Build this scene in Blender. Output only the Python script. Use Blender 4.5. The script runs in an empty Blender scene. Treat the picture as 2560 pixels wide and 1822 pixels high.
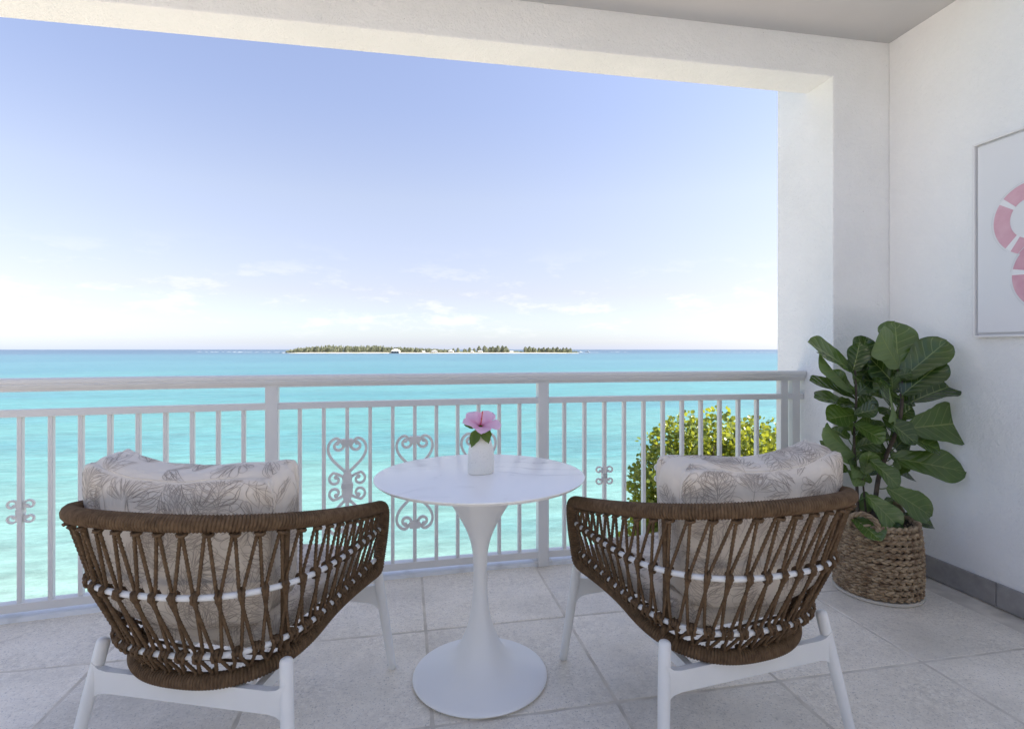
import bpy, bmesh, math, random
from mathutils import Vector, Matrix, noise
random.seed(11)
R = math.radians
sc = bpy.context.scene
COL = sc.collection

# ------------------------------------------------------------------ camera
YAW, EYE = R(10.3), 1.215
cd = bpy.data.cameras.new('camera'); cam = bpy.data.objects.new('camera', cd); COL.objects.link(cam)
cam.location = (0, 0, EYE); cam.rotation_euler = (R(90), 0, -YAW)
cd.sensor_width = 36; cd.lens = 19.168; cd.shift_y = -0.01446
cd.clip_start = 0.05; cd.clip_end = 200000
sc.camera = cam

# ------------------------------------------------------------------ light
SUN_AZ = R(98)      # clockwise from +Y (straight out to sea) towards +X
SUN_EL = R(38)
world = bpy.data.worlds.new('World'); sc.world = world; world.use_nodes = True
def build_world():
    nt = world.node_tree; N = nt.nodes; L = nt.links
    bg = N['Background']
    sky = N.new('ShaderNodeTexSky'); sky.sky_type = 'NISHITA'; sky.sun_disc = False
    sky.sun_elevation = SUN_EL; sky.sun_rotation = SUN_AZ
    sky.air_density = 1.0; sky.dust_density = 0.6; sky.ozone_density = 2.2; sky.altitude = 10
    tc = N.new('ShaderNodeTexCoord')
    sep = N.new('ShaderNodeSeparateXYZ'); L.new(tc.outputs['Generated'], sep.inputs[0])
    mp = N.new('ShaderNodeMapping'); mp.inputs['Scale'].default_value = (9, 9, 30)
    L.new(tc.outputs['Generated'], mp.inputs[0])
    nz = N.new('ShaderNodeTexNoise'); nz.inputs['Scale'].default_value = 1.0; nz.inputs['Detail'].default_value = 8; nz.inputs['Roughness'].default_value = .66
    L.new(mp.outputs[0], nz.inputs['Vector'])
    mr = N.new('ShaderNodeMapRange'); mr.interpolation_type = 'SMOOTHSTEP'
    mr.inputs[1].default_value = .50; mr.inputs[2].default_value = .66; L.new(nz.outputs[0], mr.inputs[0])
    lo = N.new('ShaderNodeMapRange'); lo.interpolation_type = 'SMOOTHSTEP'; lo.inputs[1].default_value = .005; lo.inputs[2].default_value = .05; L.new(sep.outputs[2], lo.inputs[0])
    hi = N.new('ShaderNodeMapRange'); hi.interpolation_type = 'SMOOTHSTEP'; hi.inputs[1].default_value = .20; hi.inputs[2].default_value = .06; L.new(sep.outputs[2], hi.inputs[0])
    m1 = N.new('ShaderNodeMath'); m1.operation = 'MULTIPLY'; L.new(mr.outputs[0], m1.inputs[0]); L.new(lo.outputs[0], m1.inputs[1])
    m2 = N.new('ShaderNodeMath'); m2.operation = 'MULTIPLY'; L.new(m1.outputs[0], m2.inputs[0]); L.new(hi.outputs[0], m2.inputs[1])
    m3 = N.new('ShaderNodeMath'); m3.operation = 'MULTIPLY'; m3.inputs[1].default_value = .38; L.new(m2.outputs[0], m3.inputs[0])
    hs = N.new('ShaderNodeHueSaturation'); hs.inputs['Saturation'].default_value = .82; hs.inputs['Hue'].default_value = .515
    L.new(sky.outputs[0], hs.inputs['Color'])
    # air near the horizon: paler and bluer than the clean model, all the way round
    rp = N.new('ShaderNodeValToRGB'); L.new(sep.outputs[2], rp.inputs[0]); e = rp.color_ramp
    e.elements[0].position = 0; e.elements[0].color = (.60,.66,1.02,1); e.elements[1].position = .6; e.elements[1].color = (.97,.97,.97,1)
    for t, c in ((.012,(.585,.61,.83)), (.03,(.61,.61,.74)), (.10,(.68,.59,.60)), (.26,(.86,.78,.70)), (.40,(.87,.845,.82))):
        q = e.elements.new(t); q.color = (*c, 1)
    mm = N.new('ShaderNodeMixRGB'); mm.blend_type = 'MULTIPLY'; mm.inputs[0].default_value = 1; L.new(hs.outputs[0], mm.inputs[1]); L.new(rp.outputs[0], mm.inputs[2])
    mx = N.new('ShaderNodeMixRGB'); mx.inputs[2].default_value = (4.1, 4.0, 3.95, 1)
    L.new(m3.outputs[0], mx.inputs[0]); L.new(mm.outputs[0], mx.inputs[1])
    L.new(mx.outputs[0], bg.inputs[0]); bg.inputs[1].default_value = 0.094
build_world()
sd = bpy.data.lights.new('sun', 'SUN'); sd.energy = 5.0; sd.angle = R(.53); sd.color = (1, .95, .87)
sun = bpy.data.objects.new('sun', sd); COL.objects.link(sun)
sun.rotation_euler = (R(90) - SUN_EL, 0, math.pi - SUN_AZ); sun.location = (30, -12, 30)
vs = sc.view_settings; vs.view_transform = 'Standard'; vs.look = 'None'; vs.gamma = 1; vs.exposure = 1.7; vs.use_curve_mapping = False
sc.cycles.max_bounces = 10; sc.cycles.diffuse_bounces = 6; sc.cycles.transparent_max_bounces = 12

# ------------------------------------------------------------------ helpers
class MB:
    """collects geometry for one mesh"""
    def __init__(s): s.v = []; s.f = []; s.uv = None; s.sm = []
    def add(s, vs, fs, smooth=False):
        b = len(s.v); s.v += [tuple(p) for p in vs]; s.f += [tuple(i + b for i in f) for f in fs]; s.sm += [smooth] * len(fs)
    def box(s, a, b):
        x0, y0, z0 = a; x1, y1, z1 = b
        s.add([(x0,y0,z0),(x1,y0,z0),(x1,y1,z0),(x0,y1,z0),(x0,y0,z1),(x1,y0,z1),(x1,y1,z1),(x0,y1,z1)],
              [(3,2,1,0),(4,5,6,7),(0,1,5,4),(1,2,6,5),(2,3,7,6),(3,0,4,7)])
    def sweep(s, path, prof, closed=False, up=None, smooth=True, caps=True, scale=None, twist=None):
        """prof: 2D points in (side, up) frame carried along path"""
        path = [Vector(p) for p in path]; n = len(path); k = len(prof); V = []
        fr = frames(path, closed, up)
        for i, p in enumerate(path):
            t, a, b = fr[i]; sc_ = scale(i / max(1, n - 1)) if scale else 1
            tw = twist(i) if twist else 0; c_, s_ = math.cos(tw), math.sin(tw)
            for (u, w) in prof:
                uu, ww = u * c_ - w * s_, u * s_ + w * c_
                V.append(p + a * (uu * sc_) + b * (ww * sc_))
        F = []
        m = n if closed else n - 1
        for i in range(m):
            j = (i + 1) % n
            for q in range(k):
                r = (q + 1) % k
                F.append((i*k+q, j*k+q, j*k+r, i*k+r))
        if caps and not closed:
            F.append(tuple(range(k))); F.append(tuple((n-1)*k + q for q in reversed(range(k))))
        s.add(V, F, smooth)
    def tube(s, path, r, k=8, closed=False, scale=None, caps=True):
        s.sweep(path, circ(r, k), closed, None, True, caps, scale)
    def lathe(s, prof, k=48, c=(0,0,0), sx=1, sy=1, smooth=True, capb=False, capt=False):
        V = []; n = len(prof)
        for (r, z) in prof:
            for q in range(k):
                a = 2*math.pi*q/k; V.append((c[0]+sx*r*math.cos(a), c[1]+sy*r*math.sin(a), c[2]+z))
        F = [(i*k+q, i*k+(q+1)%k, (i+1)*k+(q+1)%k, (i+1)*k+q) for i in range(n-1) for q in range(k)]
        if capb: F.append(tuple(reversed(range(k))))
        if capt: F.append(tuple((n-1)*k+q for q in range(k)))
        s.add(V, F, smooth)
    def mesh(s, name):
        me = bpy.data.meshes.new(name); me.from_pydata(s.v, [], s.f)
        me.polygons.foreach_set('use_smooth', s.sm); me.update(); return me
    def build(s, name, m, parent=None, **k): return obj(name, s.mesh(name), m, parent, **k)
def circ(r, k, ph=0): return [(r*math.cos(ph+2*math.pi*i/k), r*math.sin(ph+2*math.pi*i/k)) for i in range(k)]
def frames(path, closed=False, up=None):
    n = len(path); out = []; prev = None
    for i in range(n):
        if closed: t = path[(i+1) % n] - path[i-1]
        else: t = path[min(n-1, i+1)] - path[max(0, i-1)]
        t = t.normalized() if t.length > 1e-9 else Vector((0,0,1))
        if up is not None:
            a = t.cross(Vector(up)); a.normalize(); b = a.cross(t)
        else:
            if prev is None:
                ref = Vector((0,0,1)) if abs(t.z) < .9 else Vector((1,0,0))
                a = t.cross(ref).normalized()
            else:
                a = prev - t * prev.dot(t); a.normalize()
            b = a.cross(t); prev = a
        out.append((t, a, b))
    return out
def obj(name, me, m=None, parent=None, loc=None, rot=None):
    o = bpy.data.objects.new(name, me); COL.objects.link(o)
    if m is not None and me is not None and not me.materials: me.materials.append(m)
    if parent is not None: o.parent = parent
    if loc is not None: o.location = loc
    if rot is not None: o.rotation_euler = rot
    return o
def thing(name, label, cat, loc=(0,0,0), rz=0, group=None):
    o = obj(name, None, None, None, loc, (0,0,rz)); return tag(o, label, cat, group)
def tag(o, label, cat, group=None):
    o['label'] = label; o['category'] = cat
    if group: o['group'] = group
    return o
def struct(o, kind='structure'): o['kind'] = kind; return o
def copy_tree(o, parent=None):
    c = o.copy(); COL.objects.link(c); c.parent = parent
    for ch in o.children: copy_tree(ch, c)
    return c
def bevel(o, w, seg=2, ang=40):
    b = o.modifiers.new('bevel', 'BEVEL'); b.width = w; b.segments = seg; b.limit_method = 'ANGLE'; b.angle_limit = R(ang); return o
def spline(P, n, closed=False):
    """Catmull-Rom through P, n samples per span"""
    P = [Vector(p) for p in P]; out = []; m = len(P)
    for i in range(m if closed else m - 1):
        if closed: a, b, c, d = P[i-1], P[i], P[(i+1) % m], P[(i+2) % m]
        else: a, b, c, d = P[max(0,i-1)], P[i], P[i+1], P[min(m-1,i+2)]
        for q in range(n):
            t = q / n
            out.append(.5*((2*b)+(c-a)*t+(2*a-5*b+4*c-d)*t*t+(3*b-a-3*c+d)*t*t*t))
    if not closed: out.append(P[-1])
    return out
def resample(path, step, closed=False):
    pts = path + [path[0]] if closed else path
    L = [0]
    for a, b in zip(pts, pts[1:]): L.append(L[-1] + (b-a).length)
    n = max(2, round(L[-1]/step)); out = []; j = 0
    for i in range(n if closed else n + 1):
        d = L[-1]*i/n
        while j < len(L)-2 and L[j+1] < d: j += 1
        t = (d-L[j])/max(1e-9, L[j+1]-L[j]); out.append(pts[j].lerp(pts[j+1], min(1, max(0, t))))
    return out

# ------------------------------------------------------------------ materials
def nodes(m): return m.node_tree.nodes, m.node_tree.links
def mat(name, col, rough=.6, col2=None, nscale=5, ndetail=4, lo=.35, hi=.65, bump=None, spec=.5, coord='world', trans=0, rnd=0, metallic=0, sheen=0):
    m = bpy.data.materials.new(name); m.use_nodes = True; N, L = nodes(m); p = N['Principled BSDF']
    p.inputs['Roughness'].default_value = rough; p.inputs['Specular IOR Level'].default_value = spec; p.inputs['Metallic'].default_value = metallic
    if sheen: p.inputs['Sheen Weight'].default_value = sheen
    if coord == 'world': co = N.new('ShaderNodeNewGeometry').outputs['Position']
    else: co = N.new('ShaderNodeTexCoord').outputs['Object']
    out = None
    if col2 is not None:
        nz = N.new('ShaderNodeTexNoise'); nz.inputs['Scale'].default_value = nscale; nz.inputs['Detail'].default_value = ndetail; L.new(co, nz.inputs['Vector'])
        mr = N.new('ShaderNodeMapRange'); mr.inputs[1].default_value = lo; mr.inputs[2].default_value = hi; L.new(nz.outputs[0], mr.inputs[0])
        mx = N.new('ShaderNodeMixRGB'); mx.inputs[1].default_value = (*col, 1); mx.inputs[2].default_value = (*col2, 1); L.new(mr.outputs[0], mx.inputs[0])
        out = mx.outputs[0]
    if rnd:
        hv = N.new('ShaderNodeHueSaturation')
        if out: L.new(out, hv.inputs['Color'])
        else: hv.inputs['Color'].default_value = (*col, 1)
        oi = N.new('ShaderNodeObjectInfo'); mr = N.new('ShaderNodeMapRange'); mr.inputs[3].default_value = 1-rnd; mr.inputs[4].default_value = 1+rnd
        L.new(oi.outputs['Random'], mr.inputs[0]); L.new(mr.outputs[0], hv.inputs['Value']); out = hv.outputs[0]
    if out: L.new(out, p.inputs['Base Color'])
    else: p.inputs['Base Color'].default_value = (*col, 1)
    if bump:
        last = None
        for (s_, st, dist) in (bump if isinstance(bump, list) else [bump]):
            nz = N.new('ShaderNodeTexNoise'); nz.inputs['Scale'].default_value = s_; nz.inputs['Detail'].default_value = 5; L.new(co, nz.inputs['Vector'])
            b = N.new('ShaderNodeBump'); b.inputs['Strength'].default_value = st; b.inputs['Distance'].default_value = dist; L.new(nz.outputs[0], b.inputs['Height'])
            if last: L.new(last, b.inputs['Normal'])
            last = b.outputs[0]
        L.new(last, p.inputs['Normal'])
    if trans:
        tr = N.new('ShaderNodeBsdfTranslucent'); ms = N.new('ShaderNodeMixShader'); ms.inputs[0].default_value = trans
        if out: L.new(out, tr.inputs[0])
        else: tr.inputs[0].default_value = (*col, 1)
        L.new(p.outputs[0], ms.inputs[1]); L.new(tr.outputs[0], ms.inputs[2]); L.new(ms.outputs[0], N['Material Output'].inputs[0])
    return m
M = {}
M['stucco'] = mat('white_stucco', (.90,.90,.895), .85, (.86,.86,.85), 2.5, 5, .3, .7, bump=[(130, .6, .006), (38, .4, .010)], spec=.25)
M['stucco_beam'] = mat('pitted_stucco', (.90,.897,.885), .85, (.85,.847,.832), 3.0, 6, .3, .7, bump=[(100, .8, .007), (28, .5, .012)], spec=.2)
def pits(m, col=(.30,.29,.27)):
    N, L = nodes(m); p = N['Principled BSDF']; src = p.inputs['Base Color'].links[0].from_socket
    g = N.new('ShaderNodeNewGeometry'); v = N.new('ShaderNodeTexVoronoi'); v.inputs['Scale'].default_value = 26; L.new(g.outputs['Position'], v.inputs['Vector'])
    r = N.new('ShaderNodeMapRange'); r.inputs[1].default_value = .035; r.inputs[2].default_value = .075; r.inputs[3].default_value = .75; r.inputs[4].default_value = 0; L.new(v.outputs['Distance'], r.inputs[0])
    n = N.new('ShaderNodeTexNoise'); n.inputs['Scale'].default_value = 5; L.new(g.outputs['Position'], n.inputs['Vector'])
    k = N.new('ShaderNodeMapRange'); k.inputs[1].default_value = .50; k.inputs[2].default_value = .62; L.new(n.outputs[0], k.inputs[0])
    mu = N.new('ShaderNodeMath'); mu.operation = 'MULTIPLY'; L.new(r.outputs[0], mu.inputs[0]); L.new(k.outputs[0], mu.inputs[1])
    mx = N.new('ShaderNodeMixRGB'); mx.inputs[2].default_value = (*col, 1); L.new(mu.outputs[0], mx.inputs[0]); L.new(src, mx.inputs[1]); L.new(mx.outputs[0], p.inputs['Base Color'])
pits(M['stucco_beam'])
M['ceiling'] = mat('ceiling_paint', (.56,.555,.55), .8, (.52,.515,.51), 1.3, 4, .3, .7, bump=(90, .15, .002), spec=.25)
M['grout'] = mat('grout', (.74,.68,.59), .9, (.54,.49,.42), 9, 5, bump=(150, .4, .002))
M['curb'] = mat('painted_curb', (.80,.81,.82), .6, (.62,.62,.60), 9, 6, .52, .75, bump=(40, .4, .006))
M['rail'] = mat('powder_coat', (.73,.715,.69), .36, (.71,.695,.67), 12, 3, bump=(300, .08, .001))
M['white_metal'] = mat('white_powder_coat', (.80,.80,.79), .42, (.76,.76,.75), 7, 3, bump=(400, .06, .0006), coord='object')
M['table'] = mat('satin_white', (.86,.86,.855), .36, (.84,.84,.835), 5, 3, coord='object', bump=(500, .05, .0004))
M['ceramic'] = mat('speckled_ceramic', (.86,.84,.78), .55, (.52,.50,.46), 330, 2, .64, .72, coord='object', bump=(80, .12, .001))
M['soil'] = mat('soil', (.05,.035,.025), .95, (.10,.075,.05), 40, 5, bump=(60, .9, .01))
M['wood_dark'] = mat('dark_stem', (.05,.036,.028), .8, (.10,.075,.055), 40, 4, bump=(60, .6, .003))
M['bark'] = mat('bark', (.16,.13,.10), .9, (.09,.07,.055), 12, 5, bump=(25, .6, .02))
M['seagrass'] = mat('woven_fibre', (.16,.098,.052), .75, (.42,.315,.20), 34, 4, .33, .66, coord='object', bump=[(160, .6, .003)])
M['felt'] = mat('base_pad', (.55,.51,.44), .9)
M['skirting'] = mat('grey_stone_skirting', (.36,.345,.34), .5, (.27,.26,.255), 22, 6, .3, .7, bump=(120, .2, .001), rnd=.06)
M['frame'] = mat('pale_frame', (.80,.79,.78), .45, coord='object')
M['canvas'] = mat('canvas', (.79,.79,.80), .8, (.77,.77,.78), 3, 2, bump=(900, .1, .0005))
M['sand'] = mat('sand', (.58,.50,.40), .95, (.50,.43,.34), .6, 5, bump=(4, .3, .1))
M['isle_sand'] = mat('isle_sand', (.66,.60,.50), .95, (.42,.38,.26), .05, 4)
M['roof_white'] = mat('white_roof', (.62,.61,.58), .6)
M['hut_wall'] = mat('cottage_wall', (.52,.49,.43), .8)
M['glass_dark'] = mat('dark_window', (.06,.07,.08), .2)
M['foam'] = mat('foam', (.86,.88,.88), .8, (.70,.80,.82), .2, 4)

def leaf_mat(name, c1, c2, rough, trans, tcol, spec=.5):
    """foliage: per leaf variation, light passing through"""
    m = bpy.data.materials.new(name); m.use_nodes = True; N, L = nodes(m); p = N['Principled BSDF']
    p.inputs['Roughness'].default_value = rough; p.inputs['Specular IOR Level'].default_value = spec
    g = N.new('ShaderNodeNewGeometry'); oi = N.new('ShaderNodeObjectInfo')
    ad = N.new('ShaderNodeMath'); ad.operation = 'ADD'; L.new(g.outputs['Random Per Island'], ad.inputs[0]); L.new(oi.outputs['Random'], ad.inputs[1])
    fr = N.new('ShaderNodeMath'); fr.operation = 'FRACT'; L.new(ad.outputs[0], fr.inputs[0])
    mx = N.new('ShaderNodeMixRGB'); mx.inputs[1].default_value = (*c1, 1); mx.inputs[2].default_value = (*c2, 1); L.new(fr.outputs[0], mx.inputs[0])
    L.new(mx.outputs[0], p.inputs['Base Color'])
    tr = N.new('ShaderNodeBsdfTranslucent'); tr.inputs[0].default_value = (*tcol, 1)
    ms = N.new('ShaderNodeMixShader'); ms.inputs[0].default_value = trans
    L.new(p.outputs[0], ms.inputs[1]); L.new(tr.outputs[0], ms.inputs[2]); L.new(ms.outputs[0], N['Material Output'].inputs[0])
    return m
M['grape'] = leaf_mat('sea_grape_leaf', (.05,.10,.018), (.15,.19,.025), .38, .38, (.34,.36,.03))
M['casuarina'] = leaf_mat('casuarina', (.26,.275,.19), (.36,.365,.26), .8, .25, (.28,.30,.18), .1)  # paler than real needles: distance haze put into the leaf colour
M['scrub'] = leaf_mat('scrub', (.17,.19,.10), (.27,.27,.16), .8, .1, (.15,.18,.06), .1)
M['vase_leaf'] = leaf_mat('hibiscus_leaf', (.035,.085,.015), (.10,.17,.02), .35, .3, (.22,.32,.03))

def tile_mat():
    m = bpy.data.materials.new('limestone_tile'); m.use_nodes = True; N, L = nodes(m); p = N['Principled BSDF']
    p.inputs['Specular IOR Level'].default_value = .7
    g = N.new('ShaderNodeNewGeometry'); oi = N.new('ShaderNodeObjectInfo')
    def nz(s_, d, r=.55):
        n = N.new('ShaderNodeTexNoise'); n.inputs['Scale'].default_value = s_; n.inputs['Detail'].default_value = d; n.inputs['Roughness'].default_value = r
        L.new(g.outputs['Position'], n.inputs['Vector']); return n.outputs[0]
    def rng(src, a, b, c=0, d=1):
        r = N.new('ShaderNodeMapRange'); r.inputs[1].default_value = a; r.inputs[2].default_value = b; r.inputs[3].default_value = c; r.inputs[4].default_value = d; L.new(src, r.inputs[0]); return r.outputs[0]
    def mix(f, a, b):
        x = N.new('ShaderNodeMixRGB'); L.new(f, x.inputs[0])
        for i, c in ((1, a), (2, b)):
            if isinstance(c, tuple): x.inputs[i].default_value = (*c, 1)
            else: L.new(c, x.inputs[i])
        return x.outputs[0]
    c = mix(rng(nz(4, 7), .3, .7), (.87,.80,.695), (.62,.56,.475))
    c = mix(rng(nz(38, 8, .7), .40, .62), c, (.87,.80,.685))
    c = mix(rng(nz(80, 5, .75), .54, .64), c, (.92,.87,.78))
    c = mix(rng(nz(130, 3, .7), .58, .66), c, (.42,.40,.37))
    c = mix(rng(nz(48, 7, .8), .57, .66), c, (.46,.425,.37))
    c = mix(rng(nz(1.7, 6, .6), .48, .70, 0, .65), c, (.52,.475,.40))
    c = mix(rng(nz(7.5, 9, .75), .60, .70, 0, .6), c, (.49,.445,.375))
    hv = N.new('ShaderNodeHueSaturation'); L.new(c, hv.inputs['Color']); L.new(rng(oi.outputs['Random'], 0, 1, .88, 1.06), hv.inputs['Value'])
    L.new(hv.outputs[0], p.inputs['Base Color'])
    L.new(rng(nz(14, 5), .3, .7, .30, .50), p.inputs['Roughness'])
    b = N.new('ShaderNodeBump'); b.inputs['Strength'].default_value = .35; b.inputs['Distance'].default_value = .0025; L.new(nz(60, 8, .7), b.inputs['Height'])
    b2 = N.new('ShaderNodeBump'); b2.inputs['Strength'].default_value = .25; b2.inputs['Distance'].default_value = .004; L.new(nz(9, 4), b2.inputs['Height']); L.new(b.outputs[0], b2.inputs['Normal'])
    L.new(b2.outputs[0], p.inputs['Normal']); return m
M['tile'] = tile_mat()

def marble_mat():
    m = bpy.data.materials.new('white_marble'); m.use_nodes = True; N, L = nodes(m); p = N['Principled BSDF']
    tc = N.new('ShaderNodeTexCoord'); mp = N.new('ShaderNodeMapping'); mp.inputs['Rotation'].default_value = (0, 0, .5); mp.inputs['Scale'].default_value = (1.1, 2.6, 1)
    L.new(tc.outputs['Object'], mp.inputs[0])
    n1 = N.new('ShaderNodeTexNoise'); n1.inputs['Scale'].default_value = 1.9; n1.inputs['Detail'].default_value = 5; n1.inputs['Distortion'].default_value = .8; L.new(mp.outputs[0], n1.inputs['Vector'])
    s_ = N.new('ShaderNodeMath'); s_.operation = 'SUBTRACT'; s_.inputs[1].default_value = .5; L.new(n1.outputs[0], s_.inputs[0])
    a = N.new('ShaderNodeMath'); a.operation = 'ABSOLUTE'; L.new(s_.outputs[0], a.inputs[0])
    r = N.new('ShaderNodeMapRange'); r.inputs[1].default_value = 0; r.inputs[2].default_value = .030; r.inputs[3].default_value = 1; r.inputs[4].default_value = 0; L.new(a.outputs[0], r.inputs[0])
    n2 = N.new('ShaderNodeTexNoise'); n2.inputs['Scale'].default_value = 3.3; L.new(tc.outputs['Object'], n2.inputs['Vector'])
    r2 = N.new('ShaderNodeMapRange'); r2.inputs[1].default_value = .45; r2.inputs[2].default_value = .7; r2.inputs[4].default_value = .85; L.new(n2.outputs[0], r2.inputs[0])
    mu = N.new('ShaderNodeMath'); mu.operation = 'MULTIPLY'; L.new(r.outputs[0], mu.inputs[0]); L.new(r2.outputs[0], mu.inputs[1])
    mx = N.new('ShaderNodeMixRGB'); mx.inputs[1].default_value = (.92,.905,.87,1); mx.inputs[2].default_value = (.50,.49,.48,1); L.new(mu.outputs[0], mx.inputs[0])
    L.new(mx.outputs[0], p.inputs['Base Color']); p.inputs['Roughness'].default_value = .28; p.inputs['Specular IOR Level'].default_value = .8; return m
M['marble'] = marble_mat()

def rope_mat(name, c1, c2, sc_):
    m = mat(name, c1, .72, c2, sc_, 4, .3, .7, coord='object', bump=(700, .5, .0012), spec=.3); return m
M['rope'] = rope_mat('brown_rope', (.088,.052,.026), (.165,.103,.056), 55)

def fabric_mat():
    m = bpy.data.materials.new('cream_linen'); m.use_nodes = True; N, L = nodes(m); p = N['Principled BSDF']
    p.inputs['Base Color'].default_value = (.70,.63,.545,1); p.inputs['Roughness'].default_value = .92; p.inputs['Sheen Weight'].default_value = .25; p.inputs['Specular IOR Level'].default_value = .15
    tc = N.new('ShaderNodeTexCoord')
    n = N.new('ShaderNodeTexNoise'); n.inputs['Scale'].default_value = 7; n.inputs['Detail'].default_value = 3; n.inputs['Distortion'].default_value = .6; L.new(tc.outputs['Object'], n.inputs['Vector'])
    n2 = N.new('ShaderNodeTexNoise'); n2.inputs['Scale'].default_value = 900; L.new(tc.outputs['Object'], n2.inputs['Vector'])
    b = N.new('ShaderNodeBump'); b.inputs['Strength'].default_value = .45; b.inputs['Distance'].default_value = .02; L.new(n.outputs[0], b.inputs['Height'])
    b2 = N.new('ShaderNodeBump'); b2.inputs['Strength'].default_value = .3; b2.inputs['Distance'].default_value = .0008; L.new(n2.outputs[0], b2.inputs['Height']); L.new(b.outputs[0], b2.inputs['Normal'])
    L.new(b2.outputs[0], p.inputs['Normal']); return m
M['fabric'] = fabric_mat()
M['print'] = mat('printed_line', (.34,.29,.25), .95, (.50,.435,.375), 30, 3, coord='object', spec=.1)

def sea_mat():
    m = bpy.data.materials.new('shallow_sea'); m.use_nodes = True; N, L = nodes(m); p = N['Principled BSDF']
    g = N.new('ShaderNodeNewGeometry'); sep = N.new('ShaderNodeSeparateXYZ'); L.new(g.outputs['Position'], sep.inputs[0])
    # bottom depth: distance from the shore (log scale), bent by slow noise
    ln = N.new('ShaderNodeMath'); ln.operation = 'LOGARITHM'; ln.inputs[1].default_value = 10
    mxm = N.new('ShaderNodeMath'); mxm.operation = 'MAXIMUM'; mxm.inputs[1].default_value = 5; L.new(sep.outputs[1], mxm.inputs[0]); L.new(mxm.outputs[0], ln.inputs[0])
    def nz(scale, sc3, det, r=.55):
        mp = N.new('ShaderNodeMapping'); mp.inputs['Scale'].default_value = sc3; L.new(g.outputs['Position'], mp.inputs[0])
        n = N.new('ShaderNodeTexNoise'); n.inputs['Scale'].default_value = scale; n.inputs['Detail'].default_value = det; n.inputs['Roughness'].default_value = r; L.new(mp.outputs[0], n.inputs['Vector']); return n.outputs[0]
    w = nz(.012, (1, 2.4, 1), 5)
    ma = N.new('ShaderNodeMath'); ma.operation = 'MULTIPLY_ADD'; ma.inputs[1].default_value = .5; L.new(w, ma.inputs[0]); L.new(ln.outputs[0], ma.inputs[2])
    cr = N.new('ShaderNodeValToRGB'); e = cr.color_ramp
    mr = N.new('ShaderNodeMapRange'); mr.inputs[1].default_value = 1.3; mr.inputs[2].default_value = 4.6; L.new(ma.outputs[0], mr.inputs[0]); L.new(mr.outputs[0], cr.inputs[0])
    stops = [(0, (.255,.318,.284)), (.10, (.165,.278,.250)), (.20, (.092,.240,.232)), (.30, (.056,.204,.215)), (.36, (.066,.208,.218)), (.42, (.044,.164,.197)), (.47, (.058,.183,.218)), (.51, (.040,.143,.190)), (.56, (.050,.152,.198)), (.60, (.045,.130,.185)), (.635, (.034,.090,.15)), (.69, (.030,.075,.135)), (1, (.022,.055,.11))]
    e.elements[0].position = 0; e.elements[0].color = (*stops[0][1], 1); e.elements[1].position = 1; e.elements[1].color = (*stops[-1][1], 1)
    for t, c in stops[1:-1]:
        q = e.elements.new(t); q.color = (*c, 1)
    # darker seagrass patches
    pt = nz(.02, (.45, 1.6, 1), 6, .6)
    r = N.new('ShaderNodeMapRange'); r.inputs[1].default_value = .47; r.inputs[2].default_value = .64; r.inputs[4].default_value = .60; L.new(pt, r.inputs[0])
    mx = N.new('ShaderNodeMixRGB'); mx.inputs[2].default_value = (.038,.145,.190,1); L.new(r.outputs[0], mx.inputs[0]); L.new(cr.outputs[0], mx.inputs[1])
    # fine ripples: light and shade of the wave slopes painted into the colour
    rp = nz(.9, (.5, 1.5, 1), 6, .65)
    r3 = N.new('ShaderNodeMapRange'); r3.inputs[1].default_value = .35; r3.inputs[2].default_value = .7; r3.inputs[3].default_value = .80; r3.inputs[4].default_value = 1.18; L.new(rp, r3.inputs[0])
    rq = nz(.22, (.35, 1.7, 1), 7, .7)
    r5 = N.new('ShaderNodeMapRange'); r5.inputs[1].default_value = .36; r5.inputs[2].default_value = .68; r5.inputs[3].default_value = .84; r5.inputs[4].default_value = 1.14; L.new(rq, r5.inputs[0])
    rm = N.new('ShaderNodeMath'); rm.operation = 'MULTIPLY'; L.new(r3.outputs[0], rm.inputs[0]); L.new(r5.outputs[0], rm.inputs[1])
    hv = N.new('ShaderNodeHueSaturation'); L.new(mx.outputs[0], hv.inputs['Color']); L.new(rm.outputs[0], hv.inputs['Value'])
    fm = nz(.35, (.35, 1.6, 1), 9, .72)
    r4 = N.new('ShaderNodeMapRange'); r4.inputs[1].default_value = .74; r4.inputs[2].default_value = .79; r4.inputs[4].default_value = .8; L.new(fm, r4.inputs[0])
    mf = N.new('ShaderNodeMixRGB'); mf.inputs[2].default_value = (.85,.88,.88,1); L.new(r4.outputs[0], mf.inputs[0]); L.new(hv.outputs[0], mf.inputs[1])
    L.new(mf.outputs[0], p.inputs['Base Color'])
    p.inputs['Roughness'].default_value = .28; p.inputs['Specular IOR Level'].default_value = .10
    b = N.new('ShaderNodeBump'); b.inputs['Strength'].default_value = .5; b.inputs['Distance'].default_value = .35; L.new(rp, b.inputs['Height'])
    sw = nz(.16, (.35, 1.2, 1), 4)
    b2 = N.new('ShaderNodeBump'); b2.inputs['Strength'].default_value = .35; b2.inputs['Distance'].default_value = 1.0; L.new(sw, b2.inputs['Height']); L.new(b.outputs[0], b2.inputs['Normal'])
    L.new(b2.outputs[0], p.inputs['Normal']); return m
M['sea'] = sea_mat()

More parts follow.
